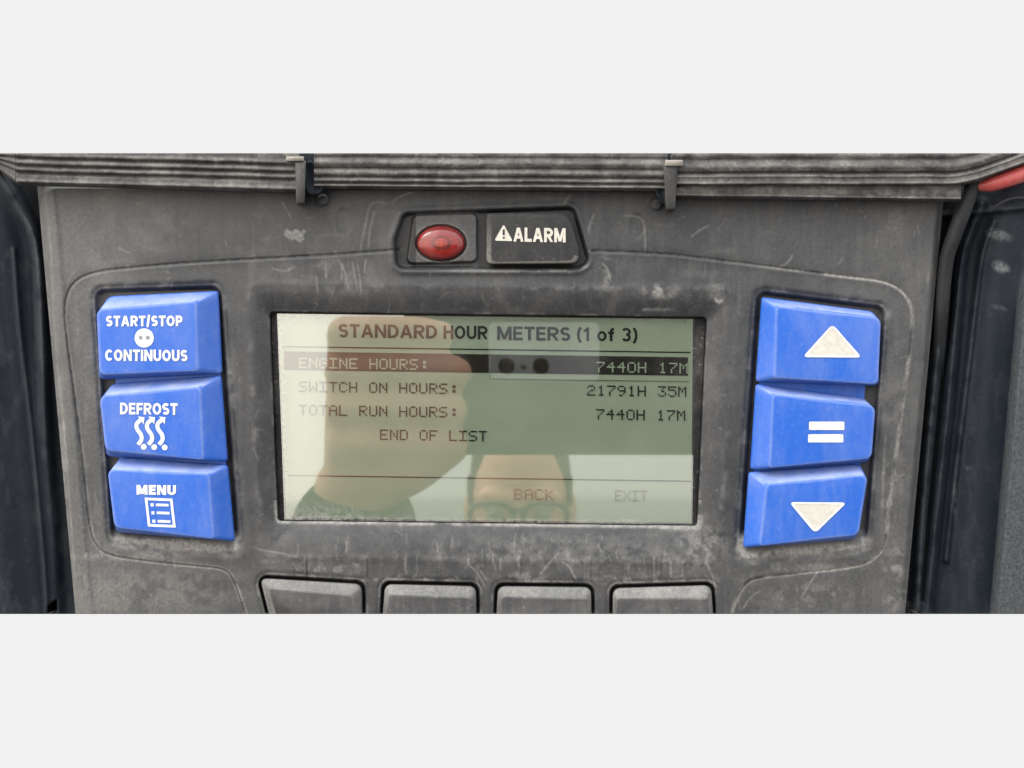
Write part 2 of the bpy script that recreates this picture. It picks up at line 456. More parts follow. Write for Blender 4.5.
# ---- wear: scratches, drips, chips and dust patches with shapes of their own
def stroke(pts, w, a, curve=True):
    p = catmull(pts, 6) if curve and len(pts) > 2 else np.array(pts, float)
    x0, x1 = p[:, 0].min()-6, p[:, 0].max()+6; y0, y1 = p[:, 1].min()-6, p[:, 1].max()+6
    r0 = max(int((y0-178)/(436)*ny), 0); r1 = min(int((y1-178)/436*ny)+2, ny)
    if r1 <= r0: return
    c0 = max(int((x0-76)/(944-37)*nx*.96), 0); c1 = min(int((x1-36)/(830)*nx*1.0)+60, nx)
    sl = (slice(r0, r1), slice(c0, c1))
    g = Field(xx[sl], yy[sl]); D, _, T = g.line_dist(p, 5)
    wear_tone[sl] += a*np.exp(-(D/w)**2)*(.35+.65*vnoise(g.X, g.Y, 7, 31, 2))*sstep(0, .12, T)*sstep(1, .8, T)
def patch(cx, cy, rx, ry, a, seed, sc=9, lo=.4):
    m = (abs(xx-cx) < rx*1.6) & (abs(yy-cy) < ry*1.6)
    X, Y = xx[m], yy[m]; d = np.hypot((X-cx)/rx, (Y-cy)/ry)
    wear_tone[m] += a*sstep(1.4, .3, d)*sstep(lo, lo+.3, vnoise(X, Y, sc, seed))
# left-hand chip (a crescent), the drips beside it
m = (abs(xx-295) < 16) & (abs(yy-236) < 12)
d1 = np.hypot(xx-295, yy-231)+(vnoise(xx, yy, 5, 77)-.5)*7; chip = (d1 < 11.5) & (yy > 230+(vnoise(xx, yy, 4, 78)-.5)*5)
wear_tone += .62*chip*sstep(11.5, 9, d1)
for pts in ([(341,262),(345,272),(347,283),(350,293)], [(338,258),(342,270),(341,284)], [(352,260),(355,276),(358,294)], [(360,254),(362,240),(366,222),(369,208),(376,202),(388,204),(394,203)],
            [(326,262),(326,280)], [(316,275),(318,295)], [(334,285),(332,296)], [(357,262),(360,280),(361,300)], [(366,258),(364,275)], [(375,210),(370,230),(368,252)],
            [(392,206),(395,200),(404,195),(416,192)], [(281,200),(289,214),(292,222)], [(564,205),(568,198),(574,194)], [(595,212),(590,224),(588,236)], [(601,262),(608,270),(611,284)],
            [(690,238),(700,230),(712,224)], [(779,267),(788,262),(794,252)], [(300,558),(285,554),(262,550),(248,545)], [(560,560),(570,568),(577,582)], [(540,575),(552,560),(560,552)],
            [(705,560),(712,575),(716,590)], [(654,555),(654,580)], [(671,560),(671,580)], [(480,570),(488,582)], [(466,562),(478,574),(486,590)], [(800,600),(812,580),(826,560)], [(742,610),(752,596),(764,590)],
            [(118,247),(124,251),(131,253)], [(270,268),(284,271),(296,266)], [(620,215),(640,218),(645,232),(645,262)]):
    stroke(pts, 1.0, .5)
patch(661, 291, 18, 8, .75, 41, 7, .35); stroke([(640,309.5),(676,309.5)], 1.5, .55, False)
stroke([(714,298),(719,302),(724,299)], 1.5, .9); patch(716, 290, 12, 16, .25, 43)
patch(605, 272, 14, 18, .4, 44, 6, .45); patch(140, 225, 70, 26, .16, 45, 18, .35); patch(885, 230, 30, 35, .16, 46, 20)
patch(330, 275, 60, 28, .16, 47, 12); patch(700, 545, 28, 24, .34, 48, 6, .35); patch(545, 552, 48, 18, .30, 49, 7, .4)
patch(480, 552, 60, 16, .18, 50, 8); patch(330, 566, 36, 10, .35, 51, 5, .45); patch(445, 525, 160, 6, .14, 52, 16)
patch(620, 556, 90, 24, .18, 53, 7, .35); patch(812, 598, 42, 16, .30, 54, 6, .4); patch(160, 590, 80, 26, .22, 55, 9, .3)
patch(100, 380, 20, 190, .16, 56, 16); patch(890, 440, 16, 110, .20, 57, 12); patch(130, 556, 60, 5, .45, 58, 8, .35)
patch(800, 567, 60, 6, .25, 59, 8); patch(230, 440, 12, 130, .12, 60, 12); patch(60, 500, 8, 110, .35, 61, 12, .35)
patch(260, 238, 30, 40, .14, 62, 14); patch(170, 545, 60, 7, .45, 63, 6, .35); patch(895, 580, 14, 34, .4, 64, 8, .35)
patch(525, 578, 26, 6, .45, 65, 5, .4); patch(400, 579, 90, 5, .35, 66, 5, .45); patch(640, 580, 90, 5, .35, 67, 5, .45)
patch(888, 503, 7, 5, .6, 68, 4, .4); patch(856, 525, 6, 8, .5, 69, 4, .4)
stroke([(57,360),(64,430),(71,520),(76,600)], 1.0, .40); stroke([(49,210),(53,300),(60,400)], 1.0, .25)  # pale lines following the rolled left edge
stroke([(886,430),(883,480),(882,520)], 1.3, .45)
# paler towards both sides and along the lower edge, less so round the lamp and the glass
wear_tone += .22*sstep(210, 45, xx)*(.4+.9*vnoise(xx, yy, 60, 90)) + .10*sstep(700, 930, xx)*(.4+.9*vnoise(xx, yy, 50, 91)) + .08*sstep(500, 600, yy)
for seed, well in ((92, WELL_L), (93, WELL_R)):
    dw = rsdf(xx, yy, well, 9); wear_tone += .28*np.exp(-((dw-3)/3.5)**2)*sstep(.5, .72, vnoise(xx, yy, 9, seed))
wear_tone += .22*np.exp(-((rsdf(xx, yy, DISP_OUT, 16))/3)**2)*sstep(.5, .75, vnoise(xx, yy, 14, 94))
for i in range(60):
    x0 = random.uniform(290, 735); y0 = random.uniform(532, 566); L = random.uniform(6, 22)
    stroke([(x0, y0), (x0+random.uniform(-1.5, 1.5), y0+L*.5), (x0+random.uniform(-3, 3), y0+L)], random.uniform(.6, 1.2), random.uniform(.12, .38))
for i in range(34):
    x0 = random.uniform(60, 900); y0 = random.choice([random.uniform(195, 290), random.uniform(550, 605)]); L = random.uniform(15, 50); a = random.uniform(-.5, .5)
    stroke([(x0, y0), (x0+L*.5, y0+L*.5*a), (x0+L, y0+L*a*.4)], random.uniform(1.5, 4), random.uniform(.06, .16))
for i in range(330):
    x0 = random.uniform(45, 935); y0 = random.uniform(192, 612); L = random.choice([3, 5, 8, 14])*random.uniform(.7, 1.5)
    a = random.gauss(math.pi/2, .5) if random.random() < .6 else random.uniform(0, math.pi)
    c = random.uniform(-.25, .25)
    pts = [(x0, y0), (x0+L*.5*math.cos(a), y0+L*.5*math.sin(a)), (x0+L*math.cos(a+c), y0+L*math.sin(a+c))]
    stroke(pts, random.uniform(.45, .95), random.uniform(.10, .42))
wear_tone *= sstep(-2.0, -.5, din)
darken = np.clip(darken + np.where(din < .5, 1, 0), 0, .92)  # floor below the glass darkened
housing = grid_mesh('housing', xx, yy, H, M['panel'], panel, {'wear_tone': np.clip(wear_tone, 0, .9), 'darken': darken}, back=-60)

# ------------------------------------------------------------------ solids made of stacked outlines
def rounded(pts, radii, k=6, sub=0):
    pts = [np.array(p, float) for p in pts]; n = len(pts); out = []
    if isinstance(radii, (int, float)): radii = [radii]*n
    for i in range(n):
        a, b, c = pts[i-1], pts[i], pts[(i+1) % n]
        la = np.linalg.norm(a-b); lc = np.linalg.norm(c-b)
        r = min(radii[i], la*.49, lc*.49)
        p0 = b+(a-b)/la*r; p2 = b+(c-b)/lc*r
        for j in range(k+1):
            t = j/k; out.append((1-t)**2*p0+2*t*(1-t)*(b*.86+(p0+p2)*.07)+t*t*p2)
        if sub:
            ld = np.linalg.norm(pts[(i+2) % n]-c); r2 = min(radii[(i+1) % n], lc*.49, ld*.49); e0 = p2; e1 = c+(b-c)/lc*r2
            for j in range(1, sub+1): out.append(e0+(e1-e0)*j/(sub+1))
    return np.array(out)
def loft(name, rings, mat, parent, dust_sky=None, closed_bottom=True, sharp=None):
    """rings: list of (Nx2 outline in pixels, height)"""
    n = len(rings[0][0]); V = []; F_ = []; A = []
    for pts, h in rings:
        hh = np.full(n, h) if np.isscalar(h) else h
        V.append(to_world(pts[:, 0], pts[:, 1], hh))
        A.append(np.array([dust_sky(p[0], p[1], hi) for p, hi in zip(pts, hh)]) if dust_sky else np.zeros(n))
    V = np.concatenate(V); A = np.concatenate(A)
    for r in range(len(rings)-1):
        for i in range(n):
            j = (i+1) % n
            F_.append((r*n+i, (r+1)*n+i, (r+1)*n+j, r*n+j))
    F_.append(tuple(range((len(rings)-1)*n, len(rings)*n))[::-1])
    if closed_bottom: F_.append(tuple(range(n)))
    o = mesh(name, V, F_, mat, parent, smooth=True, angle=sharp)
    at = o.data.attributes.new('wear_tone', 'FLOAT', 'POINT'); at.data.foreach_set('value', A.astype(np.float32))
    return o
def lerp(a, b, t): return a*(1-t)+b*t
def shrink(r, d):
    c = r.mean(0); v = r-c; L = np.linalg.norm(v, axis=1, keepdims=True); return r-v/L*d

def sheet(name, polys, h, mat, parent, warp=None):
    """flat printed shapes: list of outlines (pixels) at height h, each an n-gon"""
    V = []; F_ = []
    for p in polys:
        b = len(V); p = np.array(p, float)
        if warp: p = warp(p)
        a = sum(p[i-1][0]*p[i][1]-p[i][0]*p[i-1][1] for i in range(len(p)))
        w = to_world(p[:, 0], p[:, 1], np.full(len(p), float(h)))
        V += list(w); idx = list(range(b, b+len(p)))
        F_.append(idx[::-1] if a > 0 else idx)
    return mesh(name, V, F_, mat, parent)
def bilerp(quad, u, v):
    a, b, c, d = [np.array(q, float) for q in quad]
    u = np.asarray(u)[:, None]; v = np.asarray(v)[:, None]
    return (a*(1-u)+b*u)*(1-v)+(d*(1-u)+c*u)*v
def arc(cx, cy, rx, ry, a0, a1, n=14):
    return [(cx+rx*math.cos(math.radians(a0+(a1-a0)*i/n)), cy+ry*math.sin(math.radians(a0+(a1-a0)*i/n))) for i in range(n+1)]
def glyph(ch, e):
    """bold sans-serif letters as centre lines in a box w wide and 1 high (y down); e is half the stroke"""
    w = {'I': 2*e, 'L': .58, 'E': .6, 'F': .57, 'T': .66, 'M': .92, 'O': .8, 'C': .74, 'N': .76, '/': .36, '(': .34, ')': .34, '1': .42, 'o': .62, 'f': .42, '3': .6, ' ': .26, 'S': .64, 'P': .66, 'A': .8}.get(ch, .72)
    R = w-e
    if ch == 'A': g = [[(e*.9, 1.02), (w/2-e*.15, 0)], [(w-e*.9, 1.02), (w/2+e*.15, 0)], [(w*.24, .68), (w*.76, .68)]]
    elif ch == 'C': g = [arc(w/2+e*.2, .5, w/2-e, .5-e, 318, 42, 24)]
    elif ch == 'D': g = [[(e, 0), (e, 1)], [(e, e), (w*.42, e)]+arc(w*.42, .5, R-w*.42, .5-e, -90, 90)+[(w*.42, 1-e), (e, 1-e)]]
    elif ch == 'E': g = [[(e, 0), (e, 1)], [(e, e), (w, e)], [(e, .49), (w*.93, .49)], [(e, 1-e), (w, 1-e)]]
    elif ch == 'F': g = [[(e, 0), (e, 1)], [(e, e), (w, e)], [(e, .52), (w*.93, .52)]]
    elif ch == 'H': g = [[(e, 0), (e, 1)], [(R, 0), (R, 1)], [(e, .48), (R, .48)]]
    elif ch == 'I': g = [[(e, 0), (e, 1)]]
    elif ch == 'L': g = [[(e, 0), (e, 1)], [(e, 1-e), (w, 1-e)]]
    elif ch == 'M': g = [[(e, 0), (e, 1)], [(R, 0), (R, 1)], [(e*1.3, -.02), (w/2, .92)], [(w-e*1.3, -.02), (w/2, .92)]]
    elif ch == 'N': g = [[(e, 0), (e, 1)], [(R, 0), (R, 1)], [(e*1.2, 0), (w-e*1.2, 1)]]
    elif ch == 'O': g = [arc(w/2, .5, w/2-e, .5-e, 0, 360, 30)]
    elif ch == 'P': g = [[(e, 0), (e, 1)], [(e, e), (w*.5, e)]+arc(w*.5, (e+.56)/2, R-w*.5, (.56-e)/2, -90, 90)+[(w*.5, .56), (e, .56)]]
    elif ch == 'R': g = [[(e, 0), (e, 1)], [(e, e), (w*.5, e)]+arc(w*.5, (e+.54)/2, R-w*.5, (.54-e)/2, -90, 90)+[(w*.5, .54), (e, .54)], [(w*.46, .54), (w-e*.9, 1.03)]]
    elif ch == 'S': ry = (.5-e)/2; g = [arc(w/2, e+ry, w/2-e, ry, 332, 90, 14)+arc(w/2, .5+ry, w/2-e, ry, 270, 512, 14)[1:]]
    elif ch == 'T': g = [[(w/2, 0), (w/2, 1)], [(0, e), (w, e)]]
    elif ch == 'U': g = [[(e, 0), (e, .62)]+arc(w/2, .62, w/2-e, .38-e, 180, 0)+[(R, 0)]]
    elif ch == '/': g = [[(w-e, -.08), (e*.8, 1.08)]]
    elif ch == '(': g = [arc(w+.15, .56, w+.15-e, .68, 235, 125)]
    elif ch == ')': g = [arc(-.15, .56, w+.15-e, .68, -55, 55)]
    elif ch == '1': g = [[(w*.62, 0), (w*.62, 1)], [(w*.60, e*.7), (w*.35, .22), (0, .28)]]
    elif ch == 'o': g = [arc(w/2, .63, w/2-e, .37-e, 0, 360, 26)]
    elif ch == 'f': g = [[(w*.46, 1), (w*.46, .3)]+arc(w*.46+.2, .28, .2, .28-e, 180, 268, 8), [(0, .38), (w*.92, .38)]]
    elif ch == '3': ry = (.5-e)/2; g = [arc(w/2, e+ry, w/2-e, ry, 205, 450, 14), arc(w/2, .5+ry, w/2-e, ry, 270, 515, 14)]
    else: g = []
    return w, g
def strip(p, e):
    """one outline of even thickness round a centre line (mitred)"""
    p = [np.array(q, float) for q in p]; closed = np.linalg.norm(p[0]-p[-1]) < 1e-6
    L = []; R = []
    for i in range(len(p)):
        if closed and i in (0, len(p)-1): a, b = p[1]-p[0], p[-1]-p[-2]
        else: a = p[i]-p[i-1] if i else p[1]-p[0]; b = p[i+1]-p[i] if i < len(p)-1 else p[-1]-p[-2]
        if np.linalg.norm(a) < 1e-9: a = b
        if np.linalg.norm(b) < 1e-9: b = a
        a = a/np.linalg.norm(a); b = b/np.linalg.norm(b); m = np.array([-a[1]-b[1], a[0]+b[0]]); m /= max(np.linalg.norm(m), 1e-6)
        c = max(.5, m@np.array([-a[1], a[0]])); L.append(p[i]+m*e/c); R.append(p[i]-m*e/c)
    return L, R
def words(name, items, h, mat, parent, extra=None):
    """items: (string, quad, stroke thickness as a share of the letter height)"""
    for s, quad, th in items:
        e = th/2; x = 0; V = []; F_ = []; Hs = []; k_ = 0; gap = .095
        big = '(' in s
        for ch in s:
            w, g = glyph(ch, e)
            for st in g:
                L, R = strip(st, e); b = len(V); n = len(L); lim = (-.12, 1.24) if ch in '()/' else (0., 1.)
                for q in L+R: V.append((x+q[0], min(max(q[1], lim[0]), lim[1])))
                Hs += [h+.02*(k_ % 8)]*(2*n); k_ += 1
                for i in range(n-1): F_.append((b+i, b+i+1, b+n+i+1, b+n+i))
            x += w+gap
        V = np.array(V); u = V[:, 0]/(x-gap); v = V[:, 1]
        p = bilerp(quad, u, v)
        mesh(name, to_world(p[:, 0], p[:, 1], np.array(Hs)), F_, mat, parent)
def q4(x0, y0, x1, y1, slope=0., lean=0.):
    w = (x1-x0)*slope; l = (y1-y0)*lean
    return [(x0, y0), (x1, y0+w), (x1+l, y1+w), (x0+l, y1)]
def disc(cx, cy, rx, ry=None, n=24):
    ry = ry or rx
    return [(cx+rx*math.cos(2*math.pi*i/n), cy+ry*math.sin(2*math.pi*i/n)) for i in range(n)]
def ribbon(pts, w):
    p = catmull(pts, 6) if len(pts) > 2 else np.array(pts, float); L = []; R = []
    for i in range(len(p)):
        d = p[min(i+1, len(p)-1)]-p[max(i-1, 0)]; d = d/np.linalg.norm(d); nn = np.array([-d[1], d[0]])*w/2
        L.append(p[i]+nn); R.append(p[i]-nn)
    return [[L[i], L[i+1], R[i+1], R[i]] for i in range(len(p)-1)]

# ------------------------------------------------------------------ blue buttons
FH = 17.0
def blue_button(key, label):
    out, face = BTN[key]
    left = key in ('start', 'defrost', 'menu')
    ro = [9, 3, 4, 6] if left else [3, 9, 6, 4]
    rf = [7, 4, 4, 6] if left else [4, 7, 6, 4]
    O = rounded(out, ro, 6, 14); Fc = rounded(face, rf, 6, 14)
    O2 = np.array(O)
    cx = np.mean([p[0] for p in face]); topy = min(p[1] for p in face)
    def dust_sky(x, y, h):  # dust on the top bevel, with sky light put into its paleness
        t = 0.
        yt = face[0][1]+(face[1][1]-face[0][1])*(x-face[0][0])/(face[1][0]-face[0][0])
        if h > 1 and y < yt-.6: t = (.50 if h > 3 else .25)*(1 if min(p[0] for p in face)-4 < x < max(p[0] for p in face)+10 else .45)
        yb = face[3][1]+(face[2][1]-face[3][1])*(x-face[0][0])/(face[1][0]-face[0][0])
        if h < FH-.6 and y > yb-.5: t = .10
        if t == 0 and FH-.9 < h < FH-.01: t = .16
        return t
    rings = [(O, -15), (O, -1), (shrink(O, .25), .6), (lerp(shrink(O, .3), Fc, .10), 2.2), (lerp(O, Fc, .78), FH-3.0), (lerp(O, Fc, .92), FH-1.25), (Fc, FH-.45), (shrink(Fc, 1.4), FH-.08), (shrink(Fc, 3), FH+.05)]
    b = loft('button', rings, M['blue'], panel, dust_sky)
    b['label'] = label
    return b
for q in ([(112,300),(216,295),(230,532),(122,527)], [(764,300),(870,314),(855,534),(750,542)]):
    q = np.array(q); m_ = loft('button_mat', [(q, -14), (q, -3)], M['blue'], panel, sharp=30); m_['label'] = 'blue rubber mat joining three buttons on the %s' % ('left' if q[0][0] < 500 else 'right')
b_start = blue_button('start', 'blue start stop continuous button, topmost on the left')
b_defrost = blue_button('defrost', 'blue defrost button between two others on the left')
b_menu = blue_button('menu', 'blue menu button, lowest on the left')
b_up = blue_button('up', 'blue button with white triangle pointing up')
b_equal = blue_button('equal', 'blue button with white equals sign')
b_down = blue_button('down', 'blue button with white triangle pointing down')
TH = FH+.45
words('lettering', [('START/STOP', q4(106, 315.8, 182.5, 326.4, -.004), .23), ('CONTINUOUS', q4(105, 349.4, 187.5, 360.8, .006), .22)], TH, M['ink'], b_start)
def ring_polys(cx, cy, r0, r1, n=28):
    a = disc(cx, cy, r0, None, n); b = disc(cx, cy, r1, None, n)
    return [[a[i], a[(i+1) % n], b[(i+1) % n], b[i]] for i in range(n)]
sheet('icon', [disc(144.2, 338, 9.6)], TH, M['ink'], b_start)
sheet('icon', [disc(140.6, 337.6, 1.9, 2.1, 12), disc(147.6, 337.6, 1.9, 2.1, 12)], TH+.25, plain('grey_print', (.16, .17, .2)), b_start)
words('lettering', [('DEFROST', q4(120, 402.6, 177.6, 414.2, .012), .22)], TH, M['ink'], b_defrost)
pl = []
for i, x0 in enumerate((135.5, 146, 156.5)):
    pl += ribbon([(x0+5, 420), (x0+1.2, 424), (x0+1.6, 429), (x0+5.6, 435), (x0+5.8, 440), (x0+2.6, 444.6)], 4.0)
    pl.append([(x0+2.5, 416.4), (x0+9, 417.3), (x0+8.2, 424.2)])
    pl.append(disc(x0+8.2, 446.8+.3*i, 2.9, None, 14))
sheet('icon', pl, TH, M['ink'], b_defrost)
words('lettering', [('MENU', q4(136.5, 484.8, 176, 494.6, .012), .26)], TH, M['ink'], b_menu)
fr = [(144.6,497.6),(172.4,498.6),(175.8,527.6),(148,526.6)]
fi = [tuple(p) for p in inset(fr, 2.6)]
pl = [[fr[i], fr[(i+1) % 4], fi[(i+1) % 4], fi[i]] for i in range(4)]
for j, yy_ in enumerate((503.2, 511.2, 519.6)):
    dx = j*.9
    pl.append(q4(150.6+dx, yy_, 153.6+dx, yy_+3.2, .03)); pl.append(q4(155.8+dx, yy_+.3, 168.6+dx, yy_+2.9, .03))
sheet('icon', pl, TH, M['ink'], b_menu)
sheet('icon', [rounded([(832.5,324),(862,357.6),(802.5,357.2)], 5)], TH, M['ink_worn'], b_up)
def tri_border(p, w):
    a = rounded(p, 5); b = rounded([tuple(q) for q in inset(p, w)], 3); n = len(a)
    return [[a[i], a[(i+1) % n], b[(i+1) % n], b[i]] for i in range(n)]
sheet('icon', tri_border([(832.5,324),(862,357.6),(802.5,357.2)], 2.2), TH+.2, M['ink'], b_up)
sheet('icon', [rounded(q4(809, 421.6, 844.4, 430), 1.2), rounded(q4(808, 434.2, 843.4, 442.4), 1.2)], TH, M['ink'], b_equal)
sheet('icon', [rounded([(789,502),(847,502.4),(815,533.4)], 5)], TH, M['ink_worn'], b_down)
sheet('icon', tri_border([(789,502),(847,502.4),(815,533.4)], 2.2), TH+.2, M['ink'], b_down)

# ------------------------------------------------------------------ alarm button and lamp
al = rounded([(486.5,213.5),(569,213),(580,252),(577,263.5),(486.5,264)], [3, 12, 6, 6, 5])
rings = [(al, -9), (al, 3.5), (shrink(al, .5), 5), (shrink(al, 1.6), 6), (shrink(al, 3.2), 6.3), (shrink(al, 6), 6.35)]
def alarm_dust(x, y, h):
    return (.45 if (y > 256 and h < 6.32 and h > 3 and (x < 508 or x > 548)) else .0)+(.12 if h < 6 and h > 3 else 0)
b_alarm = loft('button', rings, M['black_button'], panel, alarm_dust); b_alarm['label'] = 'black alarm button beside the red lamp'
words('lettering', [('ALARM', q4(513.5, 227.4, 565.6, 241.6, .016), .22)], 6.9, M['ink_worn'], b_alarm)
tri = [(503.6, 224.2), (512.8, 241.2), (494.4, 240.6)]
sheet('icon', [rounded(tri, 2.2)], 6.9, M['ink_worn'], b_alarm)
sheet('icon', [q4(502.7, 229.4, 504.7, 235.2), q4(502.7, 236.8, 504.7, 238.6)], 7.1, M['black'], b_alarm)

def lamp_part():
    n, k = 40, 9
    V = []; F_ = []
    for r in range(k+1):
        a = r/k*math.pi/2
        for i in range(n):
            t = 2*math.pi*i/n
            V.append(P(441+23.5*math.cos(a)*math.cos(t), 243+16.6*math.cos(a)*math.sin(t), -1+7*math.sin(a)))
    for r in range(k):
        for i in range(n):
            j = (i+1) % n; F_.append((r*n+i, (r+1)*n+i, (r+1)*n+j, r*n+j))
    F_.append(tuple(range(n)))
    m = bpy.data.materials.new('red_lens'); m.use_nodes = True; t = m.node_tree; t.nodes.clear()
    o = N(t, 'ShaderNodeOutputMaterial'); tr = N(t, 'ShaderNodeBsdfTransparent'); gl = N(t, 'ShaderNodeBsdfGlossy'); df = N(t, 'ShaderNodeBsdfDiffuse')
    tr.inputs[0].default_value = (.97, .36, .32, 1); gl.inputs['Roughness'].default_value = .2; df.inputs[0].default_value = (.22, .028, .026, 1)
    nz = noise(t, ucoord(t), 7, 4)
    a = N(t, 'ShaderNodeMixShader'); t.links.new(mrange(t, nz, .3, .7, .08, .42), a.inputs[0]); t.links.new(tr.outputs[0], a.inputs[1]); t.links.new(df.outputs[0], a.inputs[2])
    fr = N(t, 'ShaderNodeFresnel'); fr.inputs[0].default_value = 1.6
    b = N(t, 'ShaderNodeMixShader'); t.links.new(fr.outputs[0], b.inputs[0]); t.links.new(a.outputs[0], b.inputs[1]); t.links.new(gl.outputs[0], b.inputs[2])
    t.links.new(b.outputs[0], o.inputs[0])
    bowl = disc(441, 243, 23.4, 16.5, 40)
    lamp = loft('indicator_lamp', [(np.array(bowl), -11), (np.array(bowl), -1.6), (np.array(disc(441,243,21.5,14.8,40)), -2), (np.array(disc(441,243,10,7,40)), -7), (np.array(disc(441,243,3,2,40)), -7.5)], plain('red_reflector', (.50, .035, .03), .3, .5), panel)
    lamp['label'] = 'oval red lamp with pale centre'
    mesh('lens', V, F_, m, lamp, smooth=True, angle=60)
    c = [np.array(disc(441.5, 243, 6.4, 4.8, 20)), np.array(disc(441.5, 243, 5, 3.6, 20)), np.array(disc(441.5, 243, 2.5, 1.8, 20))]
    loft('diode', [(c[0], -7.5), (c[0], 3.2), (c[1], 4.4), (c[2], 4.8)], plain('pale_diode', (.85, .72, .50), .5, .4, 0, .4, 2), lamp)
lamp_part()

# ------------------------------------------------------------------ four grey buttons along the bottom
for i, (q, lab) in enumerate(zip(BB, ['grey soft key below the display, first from the left', 'grey soft key below the display, second from the left', 'grey soft key below the display, third from the left', 'grey soft key below the display, fourth from the left'])):
    yb = 613.8
    tl_, tr_ = q[0], q[1]
    bl = (lerp(q[0][0], q[3][0], (yb-q[0][1])/(q[3][1]-q[0][1]))+.5, yb); br = (lerp(q[1][0], q[2][0], (yb-q[1][1])/(q[2][1]-q[1][1]))-.5, yb)
    q_ = [(tl_[0]+1, tl_[1]+1), (tr_[0]-1, tr_[1]+1), br, bl]
    O = rounded(q_, [7, 7, .2, .2])
    f4 = [(q_[0][0]+(9 if i == 0 else 4), q_[0][1]+11), (q_[1][0]-(11 if i == 0 else 4), q_[1][1]+12), (br[0]-(11 if i == 0 else 4), yb-.1), (bl[0]+(7 if i == 0 else 4), yb-.1)]
    Fc = rounded(f4, [3, 3, .2, .2])
    def gd(x, y, h, f4=f4):  # top bevel paler than the sides and the face
        return .42 if (y < f4[0][1]-.8 and h > 2) else (.22 if h < 8.5 and h > 2 else .0)
    inn = lambda r, d, f4=f4: np.stack([np.clip(r[:, 0], f4[0][0]+d, f4[1][0]-d), np.maximum(r[:, 1], f4[0][1]+d)], -1)
    rings = [(O, -13), (O, 1.5), (lerp(O, Fc, .10), 3), (lerp(O, Fc, .88), 8.2), (Fc, 9), (inn(Fc, 1.5), 9.05)]
    b = loft('button', rings, M['grey_button'], panel, gd); b['label'] = lab

# ------------------------------------------------------------------ the display
G_IN = inset(DISP_IN, .2)
fr_o = np.array(DISP_IN, float); 
LQ = [(278,314.4),(692.8,319.2),(691.3,522.8),(286.5,518)]
LQ2 = [(276.5,314.2),(702,318.8),(694,523.8),(285,519)]
disp_quad = np.array(inset(DISP_IN, .6))
display = loft('display', [(disp_quad, -21), (disp_quad, -15.5)], M['black'], panel, sharp=30)  # black left of the glass carries the recess shadow in its colour
display['label'] = 'grey green display showing hour meters'
lcd = loft('lcd_screen', [(np.array(LQ), -15.4), (np.array(LQ), -14.6)], M['lcd'], display, sharp=30)
LH = -14.3
def rowy(y, x):        # rows fall by one and a half in a hundred to the right
    return y+(x-300)*.0145
def bar(x0, y0, x1, y1): return [(x0, rowy(y0, x0)), (x1, rowy(y0, x1)), (x1, rowy(y1, x1)), (x0, rowy(y1, x0))]
sheet('selection_bar', [bar(284, 351.6, 688, 370.2)], LH, M['lcd_dark'], display)
sheet('divider_line', [bar(281, 346.2, 690.5, 347.5)], LH, M['lcd_text'], display)
sheet('divider_line', [bar(288, 475.0, 691, 476.2)], LH, M['lcd_text'], display)
sheet('divider_line', [bar(489.5, 350, 490.4, 376), bar(492, 375.6, 689, 376.5)], LH+.15, M['lcd_faint'], display)
words('lettering', [('STANDARD', q4(338.5, 323.8, 437, 337.4, .013), .19)], LH+.1, M['lcd_text'], display)
words('lettering', [('HOUR', q4(443.5, 325.4, 487.5, 338.8, .013), .19)], LH+.1, M['lcd_text'], display)
words('lettering', [('METERS', q4(497, 326.2, 570.5, 340.0, .013), .19)], LH+.1, M['lcd_text'], display)
words('lettering', [('(1 of 3)', q4(577, 327.2, 637.5, 340.8, .013), .17)], LH+.1, M['lcd_text'], display)
GL = {
'A': "01110 10001 10001 11111 10001 10001 10001", 'B': "11110 10001 10001 11110 10001 10001 11110", 'C': "01110 10001 10000 10000 10000 10001 01110",
'D': "11110 10001 10001 10001 10001 10001 11110", 'E': "11111 10000 10000 11110 10000 10000 11111", 'F': "11111 10000 10000 11110 10000 10000 10000",
'G': "01110 10001 10000 10111 10001 10001 01110", 'H': "10001 10001 10001 11111 10001 10001 10001", 'I': "11111 00100 00100 00100 00100 00100 11111",
'K': "10001 10010 10100 11000 10100 10010 10001", 'L': "10000 10000 10000 10000 10000 10000 11111", 'M': "10001 11011 10101 10101 10001 10001 10001",
'N': "10001 11001 10101 10101 10011 10001 10001", 'O': "01110 10001 10001 10001 10001 10001 01110", 'R': "11110 10001 10001 11110 10100 10010 10001",
'S': "01111 10000 10000 01110 00001 00001 11110", 'T': "11111 00100 00100 00100 00100 00100 00100", 'U': "10001 10001 10001 10001 10001 10001 01110",
'W': "10001 10001 10001 10101 10101 11011 10001", 'X': "10001 10001 01010 00100 01010 10001 10001",
'0': "01110 10001 10001 10001 10001 10001 01110", '1': "00100 01100 00100 00100 00100 00100 01110", '2': "01110 10001 00001 00110 01000 10000 11111",
'3': "11111 00010 00100 00110 00001 10001 01110", '4': "00010 00110 01010 11111 00010 00010 00010", '5': "11111 10000 11110 00001 00001 10001 01110",
'7': "11111 00001 00010 00100 01000 01000 01000", '9': "01110 10001 10001 01111 00001 00010 01100", ':': "00000 00110 00110 00000 00110 00110 00000", ' ': "00000 00000 00000 00000 00000 00000 00000"}
